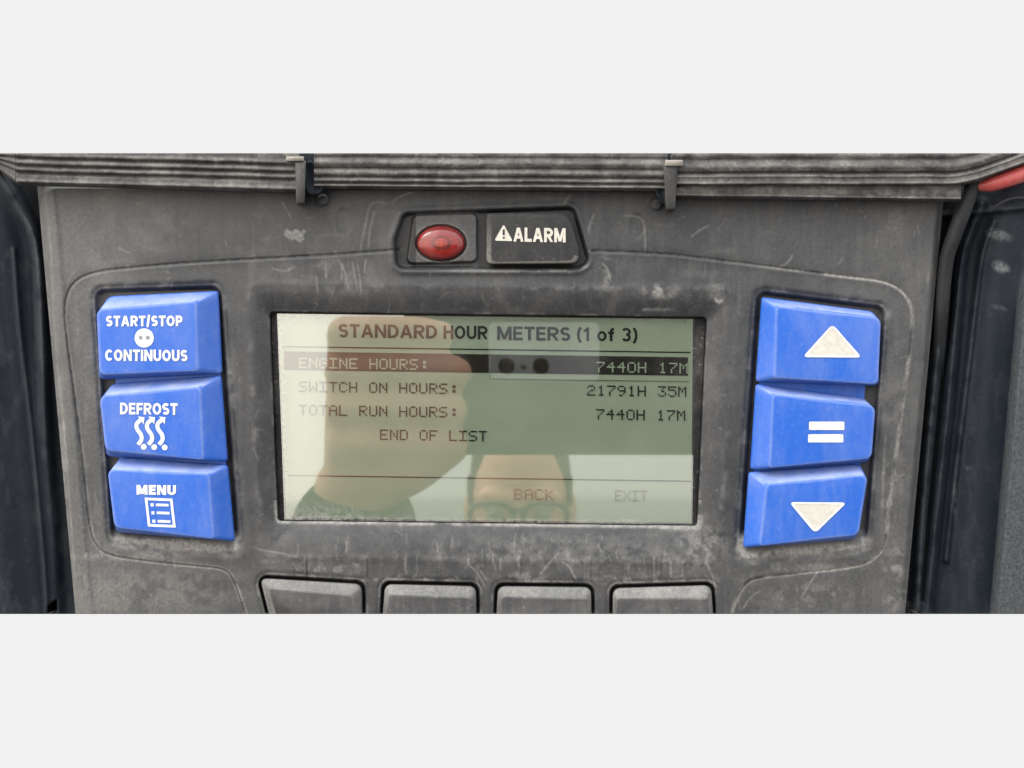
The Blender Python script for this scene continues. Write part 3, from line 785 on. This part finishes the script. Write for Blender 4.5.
def dots(name, items, mat, h=LH+.3):
    polys = []
    for s, x0, x1, y0, hgt in items:      # x0..x1 span of the string, y0 top, hgt letter height (y at x=300)
        adv = (x1-x0)/(len(s)-1/6.); pw = adv/6; ph = hgt/7
        for ci, ch in enumerate(s):
            for r, row in enumerate(GL[ch].split()):
                c = 0
                while c < 5:
                    if row[c] == '1':
                        e = c
                        while e+1 < 5 and row[e+1] == '1': e += 1
                        X0 = x0+ci*adv+c*pw; X1 = x0+ci*adv+(e+1)*pw-.22; Y0 = y0+r*ph; Y1 = Y0+ph-.12
                        polys.append(bar(X0, Y0, X1, Y1)); c = e+1
                    else: c += 1
    return sheet(name, polys, h, mat, display)
for line, mt in ((('ENGINE HOURS:', 299, 428, 357.6, 10.6), 'lcd'), (('7440H 17M', 596.3, 688, 357.4, 10.6), 'lcd'), (('SWITCH ON HOURS:', 299, 457.5, 381.4, 10.6), 'lcd_text'),
                 (('21791H 35M', 587, 686.6, 381.0, 10.6), 'lcd_text'), (('TOTAL RUN HOURS:', 299, 457.5, 404.8, 10.6), 'lcd_text'), (('7440H 17M', 596, 685.5, 404.8, 10.6), 'lcd_text'),
                 (('END OF LIST', 380, 487, 428.3, 10.6), 'lcd_text'), (('BACK', 514, 554, 485.8, 11), 'lcd_faint'), (('EXIT', 615, 647.5, 485.6, 11), 'lcd_faint')):
    dots('lettering', [line], M[mt])

# cover glass with thickness, a grid so dust can gather along its rims
def glass_cover():
    q = GLASS; n, m = 80, 40
    u, v = np.meshgrid(np.linspace(0, 1, n), np.linspace(0, 1, m))
    p = bilerp(q, u.reshape(-1), v.reshape(-1)); X = p[:, 0].reshape(m, n); Y = p[:, 1].reshape(m, n)
    d = -sdf_poly(X, Y, GLASS)
    w = .5*np.exp(-(d/3.5)**2)*((X < 320) | (Y > 500))*(X < 650)+.06*np.exp(-(d/9)**2)
    w += .30*np.exp(-(((X-310)/45)**2+((Y-513)/9)**2))
    w += .14*np.exp(-(((X-282)/8)**2+((Y-335)/8)**2))
    vf = to_world(X.reshape(-1), Y.reshape(-1), np.full(X.size, -9.4)); vb = vf.copy(); vb[:, 1] = 11.6*S
    V = np.concatenate([vf, vb]); K = X.size; F_ = []
    id_ = np.arange(K).reshape(m, n)
    for i in range(m-1):
        for j in range(n-1):
            a, b, c, e = id_[i, j], id_[i+1, j], id_[i+1, j+1], id_[i, j+1]
            F_.append((a, b, c, e)); F_.append((a+K, e+K, c+K, b+K))
    bd = np.concatenate([id_[0, :], id_[1:, -1], id_[-1, ::-1][1:], id_[::-1, 0][1:-1]])
    for a, b in zip(bd, np.roll(bd, -1)): F_.append((a, b, b+K, a+K))
    o = mesh('glass_cover', V, F_, M['glass'], display)
    at = o.data.attributes.new('wear_tone', 'FLOAT', 'POINT'); at.data.foreach_set('value', np.concatenate([w.reshape(-1), np.zeros(K)]).astype(np.float32))
glass_cover()

# =================================================================== HOOD above the panel
hood = empty('door_hood', 'dusty grey ribbed door edge running across the top above the panel', 'door edge', W3(512, 153, 20))
def smin(a, b, k):
    h_ = np.clip(.5+.5*(b-a)/k, 0, 1); return b*(1-h_)+a*h_-k*h_*(1-h_)
def hood_segment(x0, x1, ybot, ridges, h0, seed, bend=False, label=None, top=None):
    """ybot(x): lower edge; ridges: list of (offset above the edge, height, width)"""
    n = int((x1-x0)*1.25); m = 64
    X = np.linspace(x0, x1, n)[None, :]+np.zeros((m, 1))
    yb = ybot(X); yt = np.full_like(yb, 153.2) if top is None else top(X)
    t = np.linspace(0, 1, m)[:, None]
    yb = np.maximum(yb, yt+.6)
    Y = yt*(1-t)+yb*t
    rise = ybot(X) - Y
    Hh = np.full(X.shape, float(h0)); rise = rise+(vnoise(X, Y*.5, 45, seed+9, 2)-.5)*1.6*sstep(1, 4, rise)
    for off, hh, w in ridges:
        Hh += .62*hh*np.exp(-(np.abs((rise-off)/w))**2.2)
    Hh += (vnoise(X, Y*2, 30, seed)-.5)*1.6+(vnoise(X, Y*1.5, 7, seed+5)-.5)*1.0
    Hh -= 10*np.exp(-(rise/1.1)**2)
    wr = sstep(.35, .75, vnoise(X, Y*2, 18, seed+1))*.24+.18*sstep(.60, .72, vnoise(X, Y, 8, seed+3))
    for off, hh, w in ridges:
        if hh > 2: wr += .10*np.exp(-(((rise-off-w*.4)/(w*.7)))**2)*sstep(.2, .6, vnoise(X, Y, 40, seed+2))
        if hh < 0: wr -= .2*np.exp(-((rise-off)/w)**2)
    gr = np.zeros(X.shape)
    for off, hh, w in ridges:
        if hh < 0: gr += .22*np.exp(-((rise-off)/w)**2)
    o = grid_mesh('ribbed_strip', X, Y, Hh, M['gasket'], hood, {'wear_tone': np.clip(wr, 0, .8), 'darken': np.clip(gr, 0, .8)}, back=4)
    if label: o['label'] = label
R_L = [(3, 3, 2.0), (7.5, 1.0, 3), (11.6, -2.6, 1.3), (15, 3.2, 2.3), (18.6, -2.6, 1.2), (22, 3.6, 2.3), (26, -2.8, 1.3), (29.5, 2.6, 2.0)]
R_C = [(2.2, 2.6, 1.4), (5.0, -2.8, 1.1), (8, 2.2, 1.5), (11.3, -2.6, 1.1), (15.5, 2.8, 2.4), (20, -2.0, 1.2), (25.5, 3.4, 3.2), (31, -1.6, 1.5)]
R_R = [(1.6, 3, 1.5), (7.5, 1.4, 3.5)]
R_T = [(2.6, 3.0, 1.8), (6.2, .8, 1.6), (9.4, 2.4, 1.5), (13.0, -3.4, 1.3), (19.4, 3.2, 3.4), (26.5, -1.4, 1.5), (31, 1.5, 2)]
def turn(x):
    t = np.maximum(x-944, 0); return 186.2-np.where(t < 40, .0045*t*t, 7.2+.36*(t-40))
hood_segment(16, 299, lambda x: 184+(x-16)*.0275, R_L, 22, 101, label='left stretch of ribbed strip with three pale ridges')
hood_segment(314, 668, lambda x: 187.6+(x-311)*.0075, R_C, 22, 111, label='middle stretch of ribbed strip between the two clips')
hood_segment(672, 1034, turn, R_T, 25, 131, label='right stretch of ribbed strip bending up at its end')
hood_segment(672, 961, lambda x: 197.2+(x-672)*.0125, R_R, 20, 121, label='flat flap below the right stretch of ribbed strip', top=lambda x: turn(x)-3)
def leftend():
    n, m = 50, 60
    X = np.linspace(-8, 15.6, n)[None, :]+np.zeros((m, 1)); yt = np.full_like(X, 153.2)
    yb = 168+np.maximum(X+4, 0)**1.1*.55; t = np.linspace(0, 1, m)[:, None]; Y = yt*(1-t)+yb*t
    rise = (yb-Y)*(31/(yb-153.2)); Hh = 20-(15.6-X)*.45
    for off, hh, w in R_L: Hh = Hh+.62*hh*np.exp(-(np.abs((rise-off)/w))**2.2)
    Hh = Hh-8*np.exp(-(rise/1.2)**2)
    grid_mesh('ribbed_strip', X, Y, Hh, M['gasket'], hood, {'wear_tone': .22*vnoise(X, Y, 9, 7), 'darken': .55*sstep(12, -4, X)}, back=0)['label'] = 'dark left end of ribbed strip'  # darker towards the left
leftend()
# two clips hanging from the strip
def clip(cx, ytop, ybot, wtop, wbot, label, capx0, capx1, capy0, capy1):
    q = [(cx-wtop/2, ytop), (cx+wtop/2, ytop), (cx+wbot/2, ybot), (cx-wbot/2, ybot)]
    O = rounded(q, [1, 1, 2.5, 2.5])
    o = loft('clip', [(O, 2), (O, 27), (shrink(O, 1.2), 30), (shrink(O, 3), 31)], M['pin'], hood); o['label'] = label
    q = rounded(q4(capx0, capy0, capx1, capy1), 1.2)
    loft('cap', [(q, 18), (q, 31.5), (shrink(q, .8), 32.5)], M['pale'], o)
    # spring loop at its side
    s = 1
    V = []; pts = catmull([(cx+wtop*.5-1, ytop+4, 16), (cx+wtop*.5+5, ytop+9, 14), (cx+wtop*.5+8, ytop+22, 14), (cx+wtop*.5+11, ytop+30, 12)], 6)
    ring = 8; F_ = []
    for i, p in enumerate(pts):
        for k_ in range(ring):
            a = 2*math.pi*k_/ring; V.append(P(p[0]+1.6*math.cos(a), p[1]+.6*math.cos(a), p[2]+2*math.sin(a)))
    for i in range(len(pts)-1):
        for k_ in range(ring):
            j = (k_+1) % ring; F_.append((i*ring+k_, i*ring+j, (i+1)*ring+j, (i+1)*ring+k_))
    F_.append(tuple(range(ring))[::-1]); F_.append(tuple(range((len(pts)-1)*ring, len(pts)*ring)))
    mesh('spring', V, F_, M['hose'], o, smooth=True, angle=60)
clip(300.5, 160.6, 205, 11, 8.5, 'grey clip on the left with a pale cap', 286, 304, 156.5, 161)
clip(670.5, 163, 211, 15, 9, 'grey clip on the right with a pale cap', 665, 683, 160, 166)
for nm, pts in (('clip', [(304.5,162),(312,160),(325,186),(321,194),(309,196),(305,190)]), ('clip', [(676,168),(686,167),(685,182),(677,190)]), ('clip', [(654,187),(666,185),(667,207),(659,200)])):
    q = rounded(pts, 2.5); loft(nm, [(q, 2), (q, 19), (shrink(q, 1.5), 22), (shrink(q, 3.5), 19.5)], M['wall'], hood)['label'] = 'dark hook beside a grey clip'
# dark recess behind the clips
for (a, b, c_) in ((298.8, 314.6, 188), (667.8, 672.2, 192)):
    q = np.array(q4(a, 153.3, b, c_)); loft('recess_plate', [(q, 2), (q, 14)], M['wall'], hood, sharp=30)

# =================================================================== ENCLOSURE left and right of the panel
encl = empty('enclosure', 'dark blue black plastic enclosure walls either side of the control panel', 'enclosure', W3(512, 614, -40))
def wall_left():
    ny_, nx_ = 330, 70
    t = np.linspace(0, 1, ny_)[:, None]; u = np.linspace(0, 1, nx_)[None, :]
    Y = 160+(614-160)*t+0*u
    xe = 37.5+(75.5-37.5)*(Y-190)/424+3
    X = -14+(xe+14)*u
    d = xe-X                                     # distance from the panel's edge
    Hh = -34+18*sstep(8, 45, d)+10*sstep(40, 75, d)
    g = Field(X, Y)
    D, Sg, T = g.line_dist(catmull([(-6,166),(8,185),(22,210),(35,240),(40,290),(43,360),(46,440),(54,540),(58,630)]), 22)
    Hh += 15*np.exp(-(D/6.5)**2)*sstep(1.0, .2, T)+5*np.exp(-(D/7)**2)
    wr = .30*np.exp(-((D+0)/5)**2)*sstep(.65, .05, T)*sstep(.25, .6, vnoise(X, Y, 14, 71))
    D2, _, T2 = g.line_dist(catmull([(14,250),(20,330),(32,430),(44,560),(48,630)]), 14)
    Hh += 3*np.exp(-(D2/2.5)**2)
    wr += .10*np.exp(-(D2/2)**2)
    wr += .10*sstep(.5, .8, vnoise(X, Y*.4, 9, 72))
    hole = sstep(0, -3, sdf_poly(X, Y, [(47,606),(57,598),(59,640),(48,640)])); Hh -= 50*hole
    gr = hole*.9+.75*sstep(-3, -9, sdf_poly(X, Y, [(-30,184),(5,184),(24,205),(34,236),(60,260),(60,150),(-30,150)]))  # hole and the corner between rib and panel darkened
    o = grid_mesh('side_wall', X, Y, Hh, M['wall'], encl, {'wear_tone': np.clip(wr, 0, .5), 'darken': np.clip(gr, 0, .9)}, back=-110)
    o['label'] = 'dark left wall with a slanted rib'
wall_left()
def wall_right():
    ny_, nx_ = 380, 160
    t = np.linspace(0, 1, ny_)[:, None]; u = np.linspace(0, 1, nx_)[None, :]
    Y = 176+(614-176)*t+0*u
    xe = 944.5+(905-944.5)*(Y-190)/424-3
    X = xe+(1036-xe)*u
    d = X-xe
    Hh = -30+6*sstep(2, 30, d)+22*sstep(30, 70, d)
    g = Field(X, Y)
    def rib(pts, w, hh, wv, seed):
        nonlocal Hh, wr
        D, _, T = g.line_dist(catmull(pts), w*3.5); Hh = Hh+hh*np.exp(-(D/w)**2)
        wr = wr+wv*np.exp(-(D/(w*.8))**2)*sstep(.3, .65, vnoise(X, Y, 10, seed))
    wr = .05*sstep(.5, .8, vnoise(X, Y*.4, 9, 82))
    rib([(968,182),(962,205),(951,235),(945,262),(940,330),(930,430),(921,540),(917,630)], 6, 16, .16, 83)
    rib([(982,205),(972,228),(962,260),(956,320),(947,420),(936,520),(926,630)], 4.5, 12, .10, 84)
    rib([(994,222),(983,252),(976,300),(968,370),(956,470),(946,560)], 3, 6, .12, 85)
    rib([(900,220),(1040,206)], 3, 5, .05, 86)
    D, Sg, T = g.line_dist(catmull([(966,215),(957,245),(952,275),(948,330),(938,430),(928,530),(922,600)]), 12)
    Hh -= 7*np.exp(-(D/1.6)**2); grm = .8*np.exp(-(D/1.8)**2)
    # far flange
    fl = (X-(1019-(Y-300)*.088))
    Hh += 16*sstep(-2, 8, fl)*sstep(255, 330, Y)
    wr += .42*sstep(-3, 3, fl)*sstep(250, 330, Y)
    # smudges
    for (cx, cy, rx, ry, a) in ((999,235,13,6,.55),(1001,267,9,6,.75),(1000,308,9,3,.2),(905,603,5,3,.5),(955,500,2,20,.2),(968,467,4,3,.4)):
        wr += a*sstep(1.3, .4, np.hypot((X-cx)/rx, (Y-cy-(X-cx)*.25)/ry))*sstep(.25, .5, vnoise(X, Y, 5, int(cx)))
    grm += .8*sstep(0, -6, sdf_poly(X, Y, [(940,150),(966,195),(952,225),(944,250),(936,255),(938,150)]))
    grm += .5*sstep(0, -3, sdf_poly(X, Y, [(980,193),(1036,190),(1036,204),(984,212)]))  # darker strip below the red cable
    hole = sstep(0, -3, sdf_poly(X, Y, [(908,608),(920,612),(922,640),(908,640)])); Hh -= 40*hole
    o = grid_mesh('side_wall', X, Y, Hh, M['wall'], encl, {'wear_tone': np.clip(wr, 0, .7), 'darken': np.clip(grm, 0, .9)}, back=-110)
    o['label'] = 'dark right wall with smudges and a grey flange'
wall_right()
# back plate closing the enclosure
def slab(name, x0, y0, x1, y1, h0, h1, mat, parent):
    V = [W3(x, y, h) for h in (h0, h1) for (x, y) in ((x0, y0), (x1, y0), (x1, y1), (x0, y1))]
    Fs = [(3,2,1,0)[::-1], (4,5,6,7)[::-1], (0,1,5,4), (1,2,6,5), (2,3,7,6), (3,0,4,7)]
    return mesh(name, V, Fs, mat, parent)
slab('back_plate', -10, 165, 1034, 604, -112, -124, M['wall'], encl)

# =================================================================== cables at the upper right
def tube(name, pts, radii, mat, parent=None, n=14, label=None, cat=None, flat=1.0):
    p = []
    for q in pts: p.append(P(*q))
    P0 = catmull([tuple(v) for v in p], 8); r = np.interp(np.linspace(0, 1, len(P0)), np.linspace(0, 1, len(radii)), radii)*S
    V = []; F_ = []
    for i in range(len(P0)):
        d = P0[min(i+1, len(P0)-1)]-P0[max(i-1, 0)]; d = d/np.linalg.norm(d)
        a = np.cross(d, [0, 1, 0]); a /= np.linalg.norm(a); b = np.cross(d, a)
        for k_ in range(n):
            t = 2*math.pi*k_/n; V.append(P0[i]+r[i]*(a*math.cos(t)+b*math.sin(t)*flat))
    for i in range(len(P0)-1):
        for k_ in range(n):
            j = (k_+1) % n; F_.append((i*n+k_, i*n+j, (i+1)*n+j, (i+1)*n+k_))
    F_.append(tuple(range(n))); F_.append(tuple(range((len(P0)-1)*n, len(P0)*n))[::-1])
    o = mesh(name, V, F_, mat, parent, smooth=True, angle=60)
    if label: tag(o, label, cat)
    return o
tube('red_cable', [(976,187,6), (990,184.5,10), (1008,179,12), (1036,169,12)], [3.5, 7.2, 8, 8.5], M['red'], None, label='dusty red cable emerging under the upper right corner of the door edge', cat='cable')
tube('grey_cable', [(990,212,2), (1002,203,5), (1016,198.5,7), (1036,200,7)], [1.0, 1.6, 1.8, 1.8], M['hose'], None, label='thin grey cable just below the red cable', cat='cable')
tube('black_cable', [(972,183,4), (969,195,6), (963,212,6), (954,236,4), (946,264,-2), (941,320,-10), (936,390,-34)], [7, 7.5, 7.5, 7, 6.5, 6], M['hose'], None, label='thick black cable bending down beside the right edge of the panel', cat='cable')

# =================================================================== WHO IS MIRRORED IN THE GLASS
# the photographer and the phone stand behind the lens; the glass shows them
def mirrored(px, py, D):
    """where a point D in front of the panel must be for the glass to show it at (px, py)"""
    k = (D+DIST)/DIST; return FX+(px-FX)*k, FY+(py-FY)*k
phone_y = 932.
phone = empty('smartphone', 'dark smartphone held sideways, its two round camera lenses mirrored in the display', 'phone', W3(541, 550, phone_y+16))
def upoly_box(name, x0, y0, x1, y1, h0, h1, r, mat, parent):
    """rounded box in real u coordinates, front face at the smaller distance h0"""
    o = rounded([(x0,y0),(x1,y0),(x1,y1),(x0,y1)], r); n = len(o); V = []; F_ = []
    rings = [(shrink(o, 3), h0), (o, h0+3), (o, h1-3), (shrink(o, 3), h1)]
    for p, h in rings: V += [W3(q[0], q[1], h) for q in p]
    for a in range(3):
        for i in range(n):
            j = (i+1) % n; F_.append((a*n+i, (a+1)*n+i, (a+1)*n+j, a*n+j))
    F_.append(tuple(range(n))); F_.append(tuple(range(3*n, 4*n))[::-1])
    return mesh(name, V, F_, mat, parent, smooth=True, angle=35)
xa, ya = mirrored(402, 300, phone_y); xb, yb_ = mirrored(785, 456, phone_y)
upoly_box('body', xa, ya, xb, yb_, phone_y, phone_y+32, 38, plain('phone_back', (.012,.013,.014), .5, .3), phone)
xa, ya = mirrored(488, 322, phone_y-6); xb, yb_ = mirrored(600, 381, phone_y-6)
bump = upoly_box('camera_bump', xa, ya, xb, yb_, phone_y-7, phone_y+2, 14, plain('phone_metal', (.36,.36,.37), .45, .5), phone)
for cxp in (506., 541.):
    x_, y_ = mirrored(cxp, 366, phone_y-8)
    upoly_box('lens', x_-17, y_-17, x_+17, y_+17, phone_y-10, phone_y-3, 16.5, plain('lens_black', (.004,.004,.005), .3, .3), bump)
x_, y_ = mirrored(523.5, 367, phone_y-8)
upoly_box('flash', x_-7, y_-7, x_+7, y_+7, phone_y-9, phone_y-3, 6.8, plain('flash_dark', (.03,.03,.025), .3, .5), bump)

def blob(parts, voxel, name, mat, parent=None, smooth=6):
    """one continuous surface grown round tapered limbs. parts: lists of (x, y, D, radius) or ('e', x, y, D, rx, ry, rd)"""
    V = []; F_ = []
    def sph(c, r):
        b = len(V); n, m = 20, 12
        for i in range(m+1):
            a = math.pi*i/m
            for j in range(n):
                t = 2*math.pi*j/n
                V.append((c[0]+r[0]*math.sin(a)*math.cos(t), c[1]+r[1]*math.cos(a), c[2]+r[2]*math.sin(a)*math.sin(t)))
        for i in range(m):
            for j in range(n):
                k_ = (j+1) % n; F_.append((b+i*n+j, b+i*n+k_, b+(i+1)*n+k_, b+(i+1)*n+j))
    for p in parts:
        if p[0] == 'e': sph(p[1:4], p[4:7]); continue
        for a, b in zip(p[:-1], p[1:]):
            L = math.dist(a[:3], b[:3]); st = max(2, int(L/(min(a[3], b[3])*.35)))
            for i in range(st+1):
                t = i/st; c = [a[k_]*(1-t)+b[k_]*t for k_ in range(4)]; sph(c[:3], (c[3],)*3)
    me = bpy.data.meshes.new(name)
    off = np.array(parent.location) if parent is not None else 0
    Vw = np.array([W3(*v) for v in V])-off
    me.from_pydata([tuple(v) for v in Vw], [], F_); o = bpy.data.objects.new(name, me); scene.collection.objects.link(o)
    md = o.modifiers.new('r', 'REMESH'); md.mode = 'VOXEL'; md.voxel_size = voxel*S
    ms = o.modifiers.new('s', 'SMOOTH'); ms.iterations = smooth; ms.factor = .5
    bpy.context.view_layer.update()
    m2 = bpy.data.meshes.new_from_object(o.evaluated_get(bpy.context.evaluated_depsgraph_get()))
    bpy.data.objects.remove(o); bpy.data.meshes.remove(me); m2.name = name
    m2.materials.clear(); m2.materials.append(mat); m2.shade_smooth()
    return link(bpy.data.objects.new(name, m2), parent)

HX, HY, HD = 438., 1046., 3500.
person = empty('person', 'person in a dark jacket and glasses holding the phone up, mirrored in the display', 'person', W3(HX, HY+6100, HD))
skin = plain('skin', (.66, .37, .24), .6, .3, 0, .06, 60)
cloth = plain('dark_cloth', (.018, .026, .028), .9, .1, 0, .2, 60)
SH = 3350.
parts = [('e', HX, HY-60, HD+40, 238, 360, 340), ('e', HX, HY+170, HD-70, 185, 270, 225), ('e', HX, HY+330, HD-120, 120, 100, 120),
    [(HX, HY-20, HD-300, 30), (HX, HY+110, HD-345, 48)], ('e', HX-52, HY+120, HD-310, 32, 26, 34), ('e', HX+52, HY+120, HD-310, 32, 26, 34),
    [(HX-150, HY-60, HD-232, 52), (HX, HY-66, HD-268, 48), (HX+150, HY-60, HD-232, 52)],
    [(HX-62, HY+212, HD-285, 22), (HX, HY+208, HD-300, 26), (HX+62, HY+212, HD-285, 22)],
    ('e', HX-246, HY+30, HD+30, 34, 100, 62), ('e', HX+246, HY+30, HD+30, 34, 100, 62),
    [(HX, HY+250, HD+90, 190), (HX, HY+560, HD+60, 205)],
    [(HX-520, HY+740, SH+60, 200), (HX, HY+640, HD+60, 260), (HX+520, HY+740, SH+150, 200)],
    [(HX, HY+800, HD+80, 420), (HX, HY+1500, HD+80, 400), (HX, HY+2300, HD+80, 400)],
    [(HX-640, HY+760, SH+60, 190), (-60, 1500, 2300, 150), (120, 760, 1150, 105)],
    [(HX+640, HY+800, SH+150, 190), (HX+800, HY+2000, SH+260, 150), (HX+780, HY+2950, SH+60, 100), (HX+770, HY+3200, SH, 110)],
    [(HX-220, HY+2400, HD+80, 300), (HX-240, HY+4100, HD+60, 200), (HX-250, HY+5750, HD+110, 140)],
    [(HX+220, HY+2400, HD+80, 300), (HX+240, HY+4100, HD+60, 200), (HX+250, HY+5750, HD+110, 140)],
    # the raised hand: palm behind the phone's end, heel, thumb
    [(120, 760, 1150, 105), (140, 640, 1030, 92)],
    [(165, 600, 1000, 88), (160, 480, 985, 76), (150, 330, 985, 62)], [(185, 590, 975, 84), (265, 562, 940, 72), (350, 528, 922, 46)],
    [(152, 600, 970, 62), (146, 420, 950, 52), (146, 330, 945, 48)],
    [(160, 620, 1010, 74), (240, 470, 1010, 50), (330, 400, 1004, 42), (400, 380, 1004, 36)]]
for (fy_, tip, r_) in ((300, 340, 37), (376, 372, 40), (452, 366, 39), (524, 338, 36)):
    parts.append([(150, fy_+10, 970, r_+12), (142, fy_+2, 915, r_+4), (210, fy_, 884, r_), (290, fy_-2, 886, r_-3), (tip, fy_+3, 893, r_-6)])
blob(parts, 13, 'body', skin, person)
# hair, glasses, clothes
hair = blob([('e', HX, HY-130, HD+110, 256, 345, 350), [(HX-226, HY-130, HD-40, 36), (HX-236, HY+10, HD-10, 24)], [(HX+226, HY-130, HD-40, 36), (HX+236, HY+10, HD-10, 24)]], 16, 'hair', plain('short_brown_hair', (.07, .045, .03), .8, .2, 0, .4, 30), person)
def rim(cx, cy, rx, ry, D):
    V = []; F_ = []; n, m = 32, 8
    for i in range(n):
        t = 2*math.pi*i/n; c = abs(math.cos(t))**.7*math.copysign(1, math.cos(t)); q = abs(math.sin(t))**.7*math.copysign(1, math.sin(t))
        for j in range(m):
            a = 2*math.pi*j/m; r_ = 1+13*math.cos(a)/rx
            V.append(W3(cx+rx*c*r_, cy+ry*q*r_, D+13*math.sin(a)))
    for i in range(n):
        for j in range(m):
            F_.append((i*m+j, ((i+1) % n)*m+j, ((i+1) % n)*m+(j+1) % m, i*m+(j+1) % m))
    return V, F_
gv = []; gf = []
for sx in (-1, 1):
    v, f_ = rim(HX+sx*122, HY+8, 98, 66, HD-345); b = len(gv); gv += v; gf += [tuple(i+b for i in q) for q in f_]
    for (x0, x1, d0, d1) in ((sx*24, sx*2, HD-348, HD-352), (sx*218, sx*250, HD-340, HD+60)):
        b = len(gv)
        for (x, d) in ((x0, d0), (x1, d1)):
            for (dy, dd) in ((-14, -8), (14, -8), (14, 8), (-14, 8)): gv.append(W3(HX+x, HY-26+dy, d+dd))
        gf += [tuple(b+i for i in q) for q in ((0,1,5,4), (1,2,6,5), (2,3,7,6), (3,0,4,7), (0,3,2,1), (4,5,6,7))]
mesh('glasses', gv, gf, plain('glasses_frame', (.01,.01,.012), .4, .5), person, smooth=True, angle=60)
for sx in (-1, 1):
    blob([('e', HX+sx*110, HY+4, HD-258, 42, 42, 42)], 6, 'eye', plain('eye_white', (.25,.22,.2), .3, .5), person, 2)
blob([[(HX-560, HY+790, SH+80, 240), (HX, HY+760, HD+80, 330), (HX+560, HY+790, SH+160, 240)],
      [(HX, HY+850, HD+80, 470), (HX, HY+1500, HD+80, 450), (HX, HY+2350, HD+80, 460)],
      [(HX-660, HY+770, SH+60, 235), (-60, 1500, 2300, 190), (112, 790, 1200, 140), (122, 740, 1090, 142), (136, 722, 1050, 136)],
      [(HX+660, HY+810, SH+150, 235), (HX+800, HY+2000, SH+260, 190), (HX+780, HY+2850, SH+60, 140)]], 22, 'jacket', cloth, person)
blob([[(HX-220, HY+2400, HD+80, 330), (HX-240, HY+4100, HD+60, 240), (HX-250, HY+5600, HD+110, 190)],
      [(HX+220, HY+2400, HD+80, 330), (HX+240, HY+4100, HD+60, 240), (HX+250, HY+5600, HD+110, 190)]], 26, 'trousers', plain('work_trousers', (.03,.032,.04), .9, .1), person)
for sx in (-1, 1):
    blob([[(HX+sx*250, HY+5850, HD+150, 170), (HX+sx*260, HY+5960, HD-80, 130), (HX+sx*275, HY+5990, HD-420, 105)]], 20, 'shoe', plain('black_boot', (.015,.014,.013), .6, .4), person)
